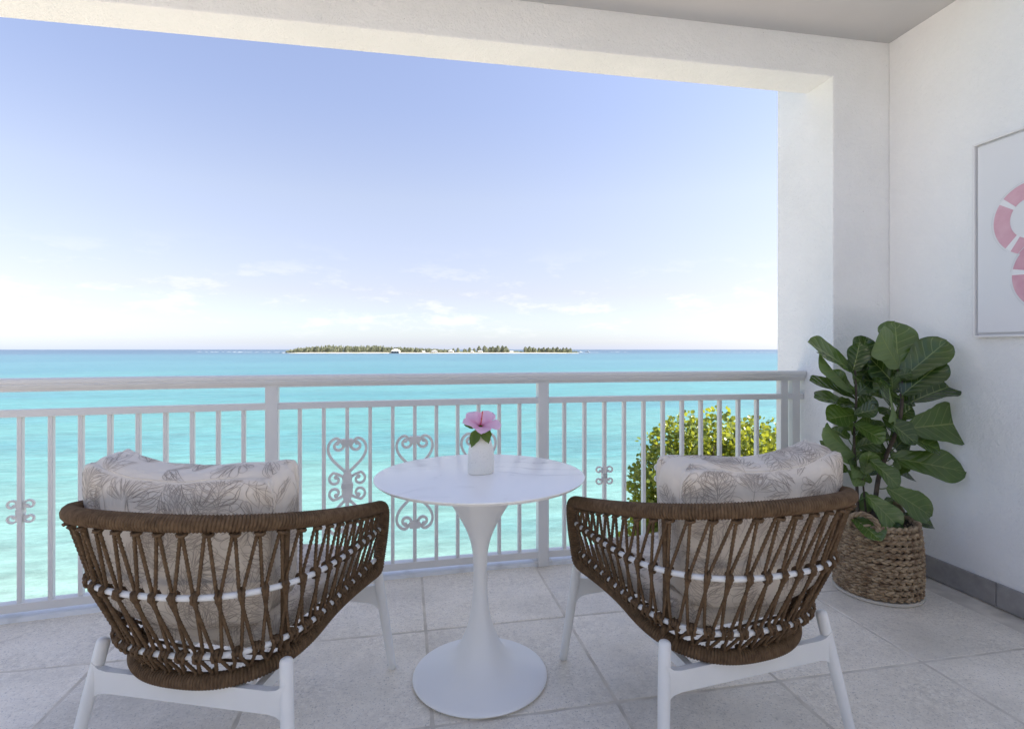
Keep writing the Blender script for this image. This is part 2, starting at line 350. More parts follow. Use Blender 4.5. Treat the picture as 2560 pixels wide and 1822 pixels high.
def fig_mat():
    """fiddle-leaf: glossy dark top, paler matt underside, pale veins from the leaf's own uv"""
    m = bpy.data.materials.new('fig_leaf'); m.use_nodes = True; N, L = nodes(m); p = N['Principled BSDF']
    uv = N.new('ShaderNodeUVMap'); uv.uv_map = 'UVMap'; sep = N.new('ShaderNodeSeparateXYZ'); L.new(uv.outputs[0], sep.inputs[0])
    def math_(op, a, b=None, c=None):
        n = N.new('ShaderNodeMath'); n.operation = op
        for i, x in enumerate((a, b, c)):
            if x is None: continue
            if isinstance(x, (int, float)): n.inputs[i].default_value = x
            else: L.new(x, n.inputs[i])
        return n.outputs[0]
    au = math_('ABSOLUTE', math_('SUBTRACT', sep.outputs[0], .5))       # 0 at the midrib, .5 at the margin
    rib = math_('LESS_THAN', au, math_('MULTIPLY_ADD', sep.outputs[1], -.012, .022))
    ph = math_('FRACT', math_('SUBTRACT', math_('MULTIPLY', sep.outputs[1], 6.5), math_('MULTIPLY', au, 3.2)))
    side = math_('LESS_THAN', math_('ABSOLUTE', math_('SUBTRACT', ph, .5)), .045)
    side = math_('MULTIPLY', side, math_('LESS_THAN', au, .42))
    v = math_('MAXIMUM', rib, math_('MULTIPLY', side, .6))
    oi = N.new('ShaderNodeObjectInfo'); gm = N.new('ShaderNodeNewGeometry')
    cm = N.new('ShaderNodeMixRGB'); cm.inputs[1].default_value = (.010,.030,.009,1); cm.inputs[2].default_value = (.085,.145,.028,1); L.new(oi.outputs['Random'], cm.inputs[0])
    nz = N.new('ShaderNodeTexNoise'); nz.inputs['Scale'].default_value = 16; nz.inputs['Detail'].default_value = 5; L.new(gm.outputs['Position'], nz.inputs['Vector'])
    hv = N.new('ShaderNodeHueSaturation'); L.new(cm.outputs[0], hv.inputs['Color']); L.new(math_('MULTIPLY_ADD', nz.outputs[0], .7, .65), hv.inputs['Value'])
    bk = N.new('ShaderNodeMixRGB'); bk.inputs[2].default_value = (.13,.19,.07,1); L.new(gm.outputs['Backfacing'], bk.inputs[0]); L.new(hv.outputs[0], bk.inputs[1])
    vm = N.new('ShaderNodeMixRGB'); vm.inputs[2].default_value = (.22,.27,.085,1); L.new(v, vm.inputs[0]); L.new(bk.outputs[0], vm.inputs[1])
    L.new(vm.outputs[0], p.inputs['Base Color']); L.new(math_('MULTIPLY_ADD', gm.outputs['Backfacing'], .35, .22), p.inputs['Roughness']); p.inputs['Specular IOR Level'].default_value = .75
    bh = N.new('ShaderNodeBump'); bh.inputs['Strength'].default_value = .4; bh.inputs['Distance'].default_value = .004; bh.invert = True
    sm = math_('SUBTRACT', 1, math_('MULTIPLY', math_('ABSOLUTE', math_('SUBTRACT', ph, .5)), 2)); L.new(sm, bh.inputs['Height']); L.new(bh.outputs[0], p.inputs['Normal'])
    tr = N.new('ShaderNodeBsdfTranslucent'); tr.inputs[0].default_value = (.22,.36,.035,1); ms = N.new('ShaderNodeMixShader'); ms.inputs[0].default_value = .14
    L.new(p.outputs[0], ms.inputs[1]); L.new(tr.outputs[0], ms.inputs[2]); L.new(ms.outputs[0], N['Material Output'].inputs[0]); return m
M['fig'] = fig_mat()

def petal_mat():
    m = bpy.data.materials.new('petal'); m.use_nodes = True; N, L = nodes(m); p = N['Principled BSDF']
    uv = N.new('ShaderNodeUVMap'); uv.uv_map = 'UVMap'; sep = N.new('ShaderNodeSeparateXYZ'); L.new(uv.outputs[0], sep.inputs[0])
    cr = N.new('ShaderNodeValToRGB'); e = cr.color_ramp; e.elements[0].color = (.55,.04,.18,1); e.elements[1].color = (.92,.62,.80,1); e.elements[1].position = .95
    q = e.elements.new(.22); q.color = (.86,.44,.64,1); L.new(sep.outputs[1], cr.inputs[0])
    wv = N.new('ShaderNodeMath'); wv.operation = 'SINE'; mu = N.new('ShaderNodeMath'); mu.operation = 'MULTIPLY'; mu.inputs[1].default_value = 60; L.new(sep.outputs[0], mu.inputs[0]); L.new(mu.outputs[0], wv.inputs[0])
    b = N.new('ShaderNodeBump'); b.inputs['Strength'].default_value = .4; b.inputs['Distance'].default_value = .002; L.new(wv.outputs[0], b.inputs['Height']); L.new(b.outputs[0], p.inputs['Normal'])
    L.new(cr.outputs[0], p.inputs['Base Color']); p.inputs['Roughness'].default_value = .6
    tr = N.new('ShaderNodeBsdfTranslucent'); L.new(cr.outputs[0], tr.inputs[0]); ms = N.new('ShaderNodeMixShader'); ms.inputs[0].default_value = .4
    L.new(p.outputs[0], ms.inputs[1]); L.new(tr.outputs[0], ms.inputs[2]); L.new(ms.outputs[0], N['Material Output'].inputs[0]); return m
M['petal'] = petal_mat()
M['pistil'] = mat('pistil', (.62,.06,.10), .5)
M['pollen'] = mat('pollen', (.75,.42,.08), .7)
M['pink'] = mat('pink_print', (.64,.33,.40), .7, (.73,.46,.52), 14, 5, .3, .7)
M['white_print'] = mat('white_print', (.83,.82,.83), .7)
M['grey_print'] = mat('grey_print', (.68,.68,.70), .7)

# ------------------------------------------------------------------ sea, shore, ground
SEA = -8.0
def sea():
    mb = MB(); xs = [-120000,-20000,-3000,-500,-80,80,500,3000,20000,120000]; ys = [9,40,120,400,1500,6000,30000,150000]
    V = [(x,y,SEA) for y in ys for x in xs]; k = len(xs)
    mb.add(V, [(j*k+i, j*k+i+1, (j+1)*k+i+1, (j+1)*k+i) for j in range(len(ys)-1) for i in range(k-1)])
    struct(mb.build('sea', M['sea']))
    mb = MB(); V = []; ys = [-140,-60,-10,6,11,13,16,24]; zs = [-6.6,-6.6,-6.6,-6.7,-7.3,-7.8,-8.3,-9.2]; xs = [-150+10*i for i in range(31)]
    k = len(xs)
    for y, z in zip(ys, zs):
        for x in xs: V.append((x, y + (1.2*noise.noise((x*.06, y*.1, 3)) if y > 0 else 0), z + .12*noise.noise((x*.13, y*.2, 0))))
    mb.add(V, [(j*k+i, j*k+i+1, (j+1)*k+i+1, (j+1)*k+i) for j in range(len(ys)-1) for i in range(k-1)], True)
    struct(mb.build('beach', M['sand']))
sea()

# ------------------------------------------------------------------ the balcony's setting
AXC, AYT, AR = 1.2, 3.01, 21.0
def arc(x, off=0):
    """point on the railing's bowed line at x, moved outward by off"""
    a = math.asin((x-AXC)/AR); return Vector((AXC+(AR+off)*math.sin(a), AYT-AR+(AR+off)*math.cos(a), 0))
def arc_ang(x): return -math.asin((x-AXC)/AR)
def arc_path(x0, x1, z, n=40, off=0):
    return [arc(x0+(x1-x0)*i/n, off)+Vector((0,0,z)) for i in range(n+1)]
WX, FY, PX, PY, CZ, BZ, BY = 2.72, 2.724, 2.352, 3.205, 2.99, 2.768, 2.94
def shell():
    def rough_box(name, a, b, m, label, cat, amp=.0018, step=.12, bev=.007):
        bm = bmesh.new(); mb = MB(); mb.box(a, b); me = mb.mesh(name); bm.from_mesh(me)
        bmesh.ops.bevel(bm, geom=bm.edges[:], offset=bev, segments=2, affect='EDGES', profile=.5)
        bm.to_mesh(me); bm.free()
        o = obj(name, me, m); return tag(o, label, cat)
    wall = rough_box('wall_right', (WX, -.75, -.3), (WX+.24, FY-.001, 4.4), M['stucco'], 'white stuccoed side wall behind the potted fig, picture hung on it', 'wall', bev=.003)
    # the front wall: one plastered piece of beam and wall end round the opening
    bm = bmesh.new(); X2 = WX+.24; top_ = 4.4; L_ = [(-3.6,BZ),(PX,BZ),(PX,-.6),(X2,-.6),(X2,top_),(-3.6,top_)]
    fr_ = [bm.verts.new((x, FY, z)) for x, z in L_]; bk_ = [bm.verts.new((x, BY, z)) for x, z in L_]; n_ = len(L_)
    bm.faces.new(fr_); bm.faces.new(bk_[::-1])
    for q in range(n_): bm.faces.new((fr_[(q+1)%n_], fr_[q], bk_[q], bk_[(q+1)%n_]))
    bmesh.ops.recalc_face_normals(bm, faces=bm.faces[:]); bm.edges.ensure_lookup_table()
    ed = [e for e in bm.edges if all(abs(v.co.y-FY) < 1e-5 for v in e.verts)] + [e for e in bm.edges if all(abs(v.co.y-BY) < 1e-5 and abs(v.co.z-BZ) < 1e-5 for v in e.verts)]
    bmesh.ops.bevel(bm, geom=ed, offset=.007, segments=2, affect='EDGES', profile=.5)
    me = bpy.data.meshes.new('wall_front'); bm.to_mesh(me); bm.free()
    wf = tag(obj('wall_front', me, M['stucco_beam']), 'white stuccoed front wall whose beam and pillar frame the sea view', 'wall')
    mb = MB(); mb.box((PX+.0002, BY, -.6), (X2, PY, top_)); mb.build('wall_end', M['stucco_beam'], wf)
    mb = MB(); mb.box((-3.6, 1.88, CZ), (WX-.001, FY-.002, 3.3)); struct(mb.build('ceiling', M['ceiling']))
    # added house front with doors, out of view, cutting low light from behind
    hf = struct(obj('added_house_front', None, None, None, (0, -2.8, 0)))
    for a, b_ in (((-6,-.24,-.3),(-2.2,0,4.4)), ((1.6,-.24,-.3),(WX+.24,0,4.4)), ((-2.2,-.24,2.3),(1.6,0,4.4))):
        mb = MB(); mb.box(a, b_); mb.build('wall', M['stucco'], hf)
    for i in range(3):
        x0 = -2.2+i*1.2667; mb = MB(); mb.box((x0+.05,-.12,.05),(x0+1.2167,-.10,2.25)); mb.build('glass_pane', M['glass_dark'], hf)
        mb = MB()
        for a, b_ in (((x0,-.14,0),(x0+.05,-.08,2.3)),((x0+1.2167,-.14,0),(x0+1.2667,-.08,2.3)),((x0+.05,-.14,0),(x0+1.2167,-.08,.05)),((x0+.05,-.14,2.25),(x0+1.2167,-.08,2.3))): mb.box(a, b_)
        mb.build('door_frame', M['frame'], hf)
    # floor slab with grout, tiles as parts
    mb = MB(); mb.box((-6, -3.2, -.32), (WX-.001, 2.62, -.0020)); mb.sweep(arc_path(-6, PX-.002, 0, 60), [(.02,-.0023),(.6,-.0023),(.6,-.2),(.02,-.2)], up=(0,0,1), smooth=False); fl = struct(mb.build('floor', M['grout']))
    tw, td = .630, .612; g = .009
    def tile_mesh(seed):
        r2 = random.Random(seed); hx, hy = (tw-g)/2, (td-g)/2; n = 26; ol = []
        C = [(-hx,-hy),(hx,-hy),(hx,hy),(-hx,hy)]
        for q in range(4):
            (ax, ay), (bx_, by_) = C[q], C[(q+1)%4]
            for k in range(n): t = k/n; ol.append((ax+(bx_-ax)*t, ay+(by_-ay)*t, q, t))
        rings = ((0,.015-.03,0), (0,.015-.0045,1), (.0016,.015-.0012,1), (.0042,.015,1.6))
        K = len(ol); V = []
        for inset, z, w in rings:
            for idx, (x, y, q, t) in enumerate(ol):
                c = noise.noise((x*22+seed*3.1, y*22, 0)); ch = max(0, noise.noise((x*9+seed*7.7, y*9, 5))-.28)*.012
                d = inset+(.0011*c+ch)*w; l = max(abs(x)/hx, abs(y)/hy)
                nx_, ny_ = ((0,1),(-1,0),(0,-1),(1,0))[q]
                px_, py_ = x+nx_*d, y+ny_*d
                if t < 1e-6: px_, py_ = x-math.copysign(d+.001, x), y-math.copysign(d+.001, y)
                V.append((px_, py_, z))
        F = [(r_*K+q, r_*K+(q+1)%K, (r_+1)*K+(q+1)%K, (r_+1)*K+q) for r_ in range(3) for q in range(K)]+[tuple(3*K+q for q in range(K))]
        mb = MB(); mb.add(V, F, False); m_ = mb.mesh('tile'); m_.materials.append(M['tile']); return m_
    TM = [tile_mesh(k) for k in range(6)]
    rot = R(.8); rr = random.Random(3)
    for j in range(-5, 1):
        for i in range(-7, 4):
            x = .055+.315 + i*tw; y = 2.395+.306 + j*td
            px, py = x*math.cos(rot)-y*math.sin(rot)+.033, x*math.sin(rot)+y*math.cos(rot)-.005
            if px > WX+.25: continue
            me = TM[(i*5+j*3) % 6]; tm = me
            if j == 0:
                bm = bmesh.new(); bm.from_mesh(me); bm.transform(Matrix.Translation((px, py, 0)) @ Matrix.Rotation(rot, 4, 'Z'))
                q = arc(px, .04); nn = Vector((math.sin(-arc_ang(px)), math.cos(arc_ang(px)), 0))
                bmesh.ops.bisect_plane(bm, geom=bm.verts[:]+bm.edges[:]+bm.faces[:], plane_co=q, plane_no=nn, clear_outer=True)
                bm.transform((Matrix.Translation((px, py, 0)) @ Matrix.Rotation(rot, 4, 'Z')).inverted())
                if not bm.faces: bm.free(); continue
                tm = bpy.data.meshes.new('tile'); bm.to_mesh(tm); bm.free(); tm.materials.append(M['tile'])
            obj('tile', tm, None, fl, (px, py, -.0155 + rr.uniform(-.0006,.0006)), (rr.uniform(-.0012,.0012), rr.uniform(-.0012,.0012), rot + rr.uniform(-.0015,.0015)))
    # stone skirting pieces at the foot of the wall
    h = .112; y = FY-.002; i = 0
    bm = bmesh.new(); bmesh.ops.create_cube(bm, size=1); bmesh.ops.scale(bm, vec=(.014, .597, h), verts=bm.verts[:])
    bmesh.ops.bevel(bm, geom=bm.edges[:], offset=.002, segments=1, affect='EDGES')
    ms = bpy.data.meshes.new('skirting_tile'); bm.to_mesh(ms); bm.free(); ms.materials.append(M['skirting'])
    for i in range(5):
        obj('skirting_tile', ms, None, wall, (WX-.0065, FY-.62*0-.30-.6*i, h/2+.003))
    bm = bmesh.new(); bmesh.ops.create_cube(bm, size=1); bmesh.ops.scale(bm, vec=(WX-PX-.016, .014, h), verts=bm.verts[:])
    bmesh.ops.bevel(bm, geom=bm.edges[:], offset=.002, segments=1, affect='EDGES')
    return wall
wall = shell()

# ------------------------------------------------------------------ railing (shallow outward bow)
def curb():
    mb = MB(); prof = [(-.20,-.25),(-.20,.012),(-.19,.022),(.006,.022),(.014,.016),(.016,-.0060),(.016,-.25)]
    mb.sweep(arc_path(-6, PX-.002, 0, 60), [(a, b) for a, b in prof], up=(0,0,1), smooth=False)
    o = mb.build('curb', M['curb']); tag(o, 'low white painted curb along the floor under the railing', 'curb')
curb()
def scroll(mb, pts, w=.012, d=.011, blob=True, wend=.75):
    """flat forged bar along a curve in the railing plane: pts are (x, z); end rolled into a knob"""
    path = resample(spline([(p[0], 0, p[1]) for p in pts], 8), .006)
    n = len(path)
    mb.sweep(path, [(-d/2,-w/2),(d/2,-w/2),(d/2,w/2),(-d/2,w/2)], up=(0,1,0) if False else None, smooth=False)
def flatbar(mb, pts, w, d, knob=0, step=.006):
    path = resample(spline([(p[0], 0, p[1]) for p in pts], 10), step); V = []; F = []; n = len(path)
    for i, p in enumerate(path):
        t = path[min(n-1,i+1)]-path[max(0,i-1)]; t.normalize(); nn = Vector((-t.z, 0, t.x))
        for (a, b) in ((-1,-1),(1,-1),(1,1),(-1,1)): V.append(p+nn*(a*w/2)+Vector((0,b*d/2,0)))
    for i in range(n-1):
        for q in range(4): F.append((i*4+q, i*4+(q+1)%4, (i+1)*4+(q+1)%4, (i+1)*4+q))
    F += [(3,2,1,0), tuple((n-1)*4+q for q in range(4))]
    mb.add(V, F)
    if knob:
        c = path[-1]; K = 12; V = []
        for s_ in (-1, 1):
            for q in range(K): V.append(c+Vector((knob*math.cos(2*math.pi*q/K), s_*d*.6, knob*math.sin(2*math.pi*q/K))))
        mb.add(V, [tuple(range(K)), tuple(reversed(range(K, 2*K)))] + [(q, q+K, (q+1)%K+K, (q+1)%K) for q in range(K)])
def curl(cx, cz, r0, r1, a0, a1, n=14):
    return [(cx+(r0+(r1-r0)*i/n)*math.cos(a0+(a1-a0)*i/n), cz+(r0+(r1-r0)*i/n)*math.sin(a0+(a1-a0)*i/n)) for i in range(n+1)]
def heart_ornament():
    """hearts above and below a waisted plate with four C scrolls; local x across, z up, centre 0"""
    mb = MB(); W = .0138; D = .012
    for sz in (1, -1):
        for sx in (1, -1):
            h = [(.012,.075),(.045,.108),(.078,.145),(.0945,.185),(.090,.220),(.070,.243),(.045,.246),(.024,.232)]
            c = curl(.046,.211,.030,.014,R(140),R(140+300),16)
            pts = [(sx*a, sz*b) for a, b in h[:-1]+c[2:]]
            flatbar(mb, pts, W, D, knob=.0115)
            s2 = [(.018,.045),(.040,.066),(.066,.070)]
            c2 = curl(.060,.036,.034,.012,R(80),R(80-330),16)
            pts = [(sx*a, sz*b) for a, b in [(.012,.030),(.026,.052)]+c2]
            flatbar(mb, pts, W*.9, D, knob=.011)
    # waisted centre plate
    pl = [(-.012,.085),(-.026,.045),(-.021,.012),(-.028,-.02),(-.026,-.045),(-.012,-.085),(.012,-.085),(.026,-.045),(.028,-.02),(.021,.012),(.026,.045),(.012,.085)]
    V = [(a, y, b) for y in (-.0165,.0165) for a, b in pl]; k = len(pl)
    mb.add(V, [tuple(range(k)), tuple(reversed(range(k,2*k)))]+[(q, q+k, (q+1)%k+k, (q+1)%k) for q in range(k)])
    # cast collars
    for z0 in (.228, -.228, 0):
        for dz, ww, hh in ((0,.030,.008),(.011,.027,.006),(-.011,.027,.006)):
            mb.box((-ww, -.0185, z0+dz-hh), (ww, .0185, z0+dz+hh))
    return mb.mesh('heart_scroll')
def small_ornament():
    mb = MB()
    for sz in (1, -1):
        for sx in (1, -1):
            c = curl(.034,.031,.019,.010,R(200-0),R(200-330),16)
            c = [(.008,.004),(.013,.016)] + [(a, b) for a, b in curl(.033,.031,.0205,.011,R(175),R(175-320),16)][1:]
            flatbar(mb, [(sx*a, sz*b) for a, b in c], .0085, .010, knob=.0078, step=.004)
    for z0, ww, hh in ((0,.013,.010),(.010,.0115,.004),(-.010,.0115,.004)): mb.box((-ww,-.0175,z0-hh),(ww,.0175,z0+hh))
    return mb.mesh('scroll')
def railing():
    rl = thing('balcony_railing', 'white metal balcony railing with scroll ornaments overlooking the sea', 'railing', (AXC, AYT, 0))
    O = Vector((AXC, AYT, 0)); X0, X1 = -3.4, PX-.006
    def path(x0, x1, z, n=40): return [p-O for p in arc_path(x0, x1, z, n)]
    # moulded handrail; profile (outward-right = inside), listed round
    pr = [(-.042,.000),(-.042,.008),(-.046,.012),(-.046,.032),(-.043,.040),(-.036,.0435),(0,.0440),(.036,.0435),(.043,.040),(.046,.032),(.046,.022),(.043,.020),(.043,.016),(.046,.014),(.046,.010),(.042,.008),(.042,.000),(.030,-.001),(.030,-.016),(-.030,-.016),(-.030,-.001)]
    mb = MB(); mb.sweep(path(X0, X1, 1.043, 60), pr, up=(0,0,1), smooth=False); mb.build('handrail', M['rail'], rl)
    def rail(name, z0, z1, d): 
        mb = MB(); mb.sweep(path(X0, X1, 0, 60), [(-d/2,z0),(d/2,z0),(d/2,z1),(-d/2,z1)], up=(0,0,1), smooth=False); bevel(mb.build(name, M['rail'], rl), .002, 1)
    rail('middle_rail', .914, .946, .048); rail('bottom_rail', .046, .083, .044)
    def bar_mesh(n, w, z0, z1, dp=None):
        bm = bmesh.new(); bmesh.ops.create_cube(bm, size=1); bmesh.ops.scale(bm, vec=(w, dp or w, z1-z0), verts=bm.verts[:]); bmesh.ops.translate(bm, vec=(0,0,(z0+z1)/2), verts=bm.verts[:])
        bmesh.ops.bevel(bm, geom=[e for e in bm.edges if abs(e.verts[0].co.z-e.verts[1].co.z) > .1], offset=.002, segments=1, affect='EDGES')
        me = bpy.data.meshes.new(n); bm.to_mesh(me); bm.free(); me.materials.append(M['rail']); return me
    pm = bar_mesh('post', .060, .001, 1.0275); pe = bar_mesh('post', .048, .001, 1.0276); bmsh = bar_mesh('baluster', .0185, .082, .915, .030)
    def place(name, me, x, z=0): 
        p = arc(x)-O; return obj(name, me, None, rl, (p.x, p.y, z), (0, 0, arc_ang(x)))
    bm = bmesh.new(); bmesh.ops.create_cube(bm, size=1); bmesh.ops.scale(bm, vec=(.10,.085,.006), verts=bm.verts[:]); bmesh.ops.translate(bm, vec=(0,.012,.0255), verts=bm.verts[:]); bp = bpy.data.meshes.new('base_plate'); bm.to_mesh(bp); bm.free(); bp.materials.append(M['rail'])
    for x in (-2.12, -.698, .721): obj('base_plate', bp, None, place('post', pm, x))
    for x in (2.222, 2.300): place('post', pe, x)
    secs = [[-1.740-.1125*2+.1125*i for i in range(11)], [-.568+.1155*i for i in range(11)], [.849+.1204*i for i in range(11)]]
    secs[0] = [-.829-.1130*i for i in range(11)]
    ho, so = heart_ornament(), small_ornament(); ho.materials.append(M['rail']); so.materials.append(M['rail'])
    for k, xs in enumerate(secs):
        for i, x in enumerate(xs):
            place('baluster', bmsh, x)
            if k == 1 and i in (2, 5, 8): place('heart_scroll', ho, x, .505)
            if k == 0 and i in (2, 5, 8): place('scroll', so, x, .489)
            if k == 2 and i in (2, 5, 8): place('scroll', so, x, .489)
railing()

# ------------------------------------------------------------------ tulip table, vase, flower
TX, TY, TZ = .247, 2.022, .752
def table():
    t = thing('tulip_table', 'round white marble topped table on a flared tulip pedestal', 'table', (TX, TY, 0), R(20))
    pr = [(.236,.0012),(.2365,.006),(.2440,.0065),(.2480,.008),(.249,.0095),(.248,.013),(.242,.018),(.225,.024),(.195,.033),(.165,.044),(.135,.059),(.110,.078),(.090,.101),(.073,.130),(.060,.157),(.050,.182),(.041,.212),(.035,.242),(.0305,.275),(.0275,.312),(.0258,.352),(.0252,.395),(.0262,.432),(.0295,.468),(.0365,.502),(.048,.536),(.063,.568),(.082,.602),(.104,.638),(.127,.672),(.150,.700),(.165,.716),(.172,.7305),(.168,.7355)]
    P = spline([(a, 0, b) for a, b in pr], 3)
    mb = MB(); mb.lathe([(p.x, p.z) for p in P], 96, capb=True, capt=True); mb.build('pedestal', M['table'], t)
    mb = MB(); r = .388; pr = [(0,.7362),(.36,.7362),(.374,.7375),(.384,.7445),(.3872,.7485),(.3872,.7505),(.3862,.7515),(.385,.752),(0,.752)]
    mb.lathe(pr, 128, smooth=False); o = mb.build('tabletop', M['marble'], t)
    for p in o.data.polygons: p.use_smooth = True
    o.modifiers.new('es', 'EDGE_SPLIT').split_angle = R(25)
table()
def vase():
    v = thing('vase', 'small arched off-white ceramic vase on the round table', 'vase', (TX+.004, TY+.012, TZ), R(14))
    mb = MB(); K = 48; prof = [(.90,0),(.97,.002),(1,.007),(1,.03),(.995,.052),(.98,.070),(.945,.088),(.88,.105),(.78,.119),(.65,.130),(.51,.137),(.40,.1405),(.34,.1415),(.30,.140),(.28,.133),(.28,.10)]
    V = []
    for (k, z) in prof:
        hw, hd = .0505*k, .036*k*(1 if z < .1 else 1+.0)
        e = 2.25
        for q in range(K):
            a = 2*math.pi*q/K; c_, s_ = math.cos(a), math.sin(a)
            V.append((hw*math.copysign(abs(c_)**(2/e), c_), hd*math.copysign(abs(s_)**(2/e), s_), z))
    n = len(prof)
    mb.add(V, [(i*K+q, i*K+(q+1)%K, (i+1)*K+(q+1)%K, (i+1)*K+q) for i in range(n-1) for q in range(K)]+[tuple(reversed(range(K)))], True)
    mb.build('body', M['ceramic'], v)
vase()
def leaf_sheet(L, W, shape, nu=8, nv=14, fold=.12, droop=.15, ruffle=.0, seed=0, twist=0):
    """leaf along +y, base at 0, normal +z; uv = (across, along)"""
    V = []; UV = []; rr = random.Random(seed)
    ph = rr.uniform(0, 6)
    for j in range(nv+1):
        t = j/nv; w = W*.5*shape(t)
        for i in range(nu+1):
            u = -1+2*i/nu
            x = u*w; y = L*t
            z = fold*abs(u)**1.3*w - droop*L*t*t + ruffle*W*math.sin(t*13+ph+ (1.7 if u > 0 else 0))*abs(u)**2*(.3+t)
            a = twist*t; V.append((x*math.cos(a)-z*math.sin(a)*.5, y, z+x*math.sin(a))); UV.append((i/nu, t))
    k = nu+1
    F = [(j*k+i, j*k+i+1, (j+1)*k+i+1, (j+1)*k+i) for j in range(nv) for i in range(nu)]
    me = bpy.data.meshes.new('leaf'); me.from_pydata(V, [], F)
    ul = me.uv_layers.new(name='UVMap')
    for lp in me.loops: ul.data[lp.index].uv = UV[lp.vertex_index]
    me.polygons.foreach_set('use_smooth', [True]*len(F)); me.update(); return me
def interp(tab):
    def f(t):
        for (a, b), (c, d) in zip(tab, tab[1:]):
            if t <= c:
                k = (t-a)/(c-a); k = k*k*(3-2*k); return b+(d-b)*k
        return tab[-1][1]
    return f
def orient(o, base, axis, normal):
    y = Vector(axis).normalized(); z = Vector(normal); z = (z-y*z.dot(y)).normalized(); x = y.cross(z)
    o.matrix_basis = Matrix(((x.x,y.x,z.x,base[0]),(x.y,y.y,z.y,base[1]),(x.z,y.z,z.z,base[2]),(0,0,0,1)))
def flower():
    f = thing('hibiscus_flower', 'pink hibiscus bloom with green leaves standing in the small vase', 'flower', (TX+.004, TY+.012, TZ+.10))
    c = Vector((-.003, -.012, .076))
    mb = MB(); mb.tube(spline([(0,0,0),(.001,-.002,.04),c-Vector((0,0,.004))], 6), .0028, 6); mb.build('stem', M['vase_leaf'], f)
    ax = Vector((.06, -.45, .89)).normalized()
    sh = interp([(0,.20),(.15,.42),(.45,.86),(.7,1.0),(.87,.88),(.96,.55),(1,.25)])
    e1 = ax.cross(Vector((0,1,0))).normalized(); e2 = ax.cross(e1)
    for i in range(5):
        me = leaf_sheet(.068+.004*(i%2), .066, sh, 10, 14, fold=.10, droop=.34+.06*(i % 3), ruffle=.06, seed=40+i); me.materials.append(M['petal']); me.name = 'petal'
        a = 2*math.pi*i/5+.35; d = e1*math.cos(a)+e2*math.sin(a)
        o = obj('petal', me, None, f); axis = d*.80+ax*.68; orient(o, c+d*.003, axis, ax*.9-d*.45+e1.cross(d)*.0)
    mb = MB(); tip = c+ax*.062+Vector((0,-.004,.006)); P = spline([c, c+ax*.03, tip], 6); mb.tube(P, .0019, 6); pst = mb.build('pistil', M['pistil'], f)
    mb = MB(); rr = random.Random(5)
    for k in range(34):
        t = rr.uniform(.5, .95); p = P[int(t*(len(P)-1))]+Vector((rr.gauss(0,.003), rr.gauss(0,.003), rr.gauss(0,.002)))
        mb.lathe([(0,-.0012),(.0012,0),(0,.0012)], 5, p)
    mb.build('stamens', M['pollen'], pst)
    mb = MB(); mb.lathe([(.0015,-.012),(.005,-.008),(.0075,-.001),(.0078,.006)], 12, c, capb=True); mb.build('calyx', M['vase_leaf'], f)
    lsh = interp([(0,.05),(.12,.5),(.35,.98),(.55,.95),(.8,.5),(1,.02)])
    for (b, axis, nrm, L, W) in [((.004,-.016,.074),(.30,-.45,-.78),(.15,-.85,.5),.066,.046),((-.012,-.016,.070),(-.38,-.32,-.86),(-.1,-.9,.35),.074,.040),((-.012,-.004,.078),(-.80,.15,.10),(-.1,-.8,.55),.052,.034),((-.02,-.006,.055),(-.55,-.2,-.8),(-.6,-.6,.3),.05,.022)]:
        me = leaf_sheet(L, W, lsh, 8, 12, fold=.3, droop=.12, ruffle=.05, seed=int(L*1e4)); me.materials.append(M['vase_leaf']); o = obj('leaf', me, None, f); orient(o, b, axis, nrm)
flower()

# ------------------------------------------------------------------ rope armchairs
RR = .0225                                      # rim tube radius
RING = {  # half width, front half width, front y, rear y, where the sides start to bend, height rear / front, exponent
    'top':  (.362, .333, .262, -.466, -.06, .797, .642, 1.05),
    'up':   (.340, .322, .268, -.415, -.05, .592, .552, 1.0),
    'low':  (.302, .307, .262, -.345, -.03, .405, .440, 1.0),
    'bot':  (.265, .315, .262, -.305, -.02, .316, .405, 1.0)}
def ring(nm, n=400):
    a, af, yf, yr, y0, zr, zf, p = RING[nm]; P = []; ex = 2.5
    for i in range(30): 
        t = i/30; P.append((af+(a-af)*math.sin(t*math.pi/2), yf+(y0-yf)*t))
    for i in range(121):
        th = math.pi*i/120; c_, s_ = math.cos(th), math.sin(th)
        P.append((a*math.copysign(abs(c_)**(2/ex), c_), y0-(y0-yr)*abs(s_)**(2/ex)))
    for i in range(1, 31):
        t = 1-i/30; P.append((-(af+(a-af)*math.sin(t*math.pi/2)), yf+(y0-yf)*t))
    V = [Vector((x, y, zr+(zf-zr)*max(0,(y-yr)/(yf-yr))**p)) for x, y in P]
    out = resample(V, sum((b-a_).length for a_, b in zip(V, V[1:]))/n); return out
RINGS = {k: ring(k) for k in RING}
def on(nm, t):
    P = RINGS[nm]; t = min(1, max(0, t)); s_ = t*(len(P)-1); i = min(len(P)-2, int(s_)); return P[i].lerp(P[i+1], s_-i)
def outward(nm, t):
    d = on(nm, t+.01)-on(nm, t-.01); o = Vector((d.y, -d.x, 0)); o.normalize()
    return o if o.dot(on(nm, t)-Vector((0,.1,0))) > 0 else -o
def trefoil(r, k=9): return [(r*(1+.20*math.cos(3*2*math.pi*i/k))*math.cos(2*math.pi*i/k), r*(1+.20*math.cos(3*2*math.pi*i/k))*math.sin(2*math.pi*i/k)) for i in range(k)]
TRE = trefoil(.0047)
def rope(mb, path, step=.0052):
    P = resample(path, step); mb.sweep(P, TRE, twist=lambda i: i*.85)
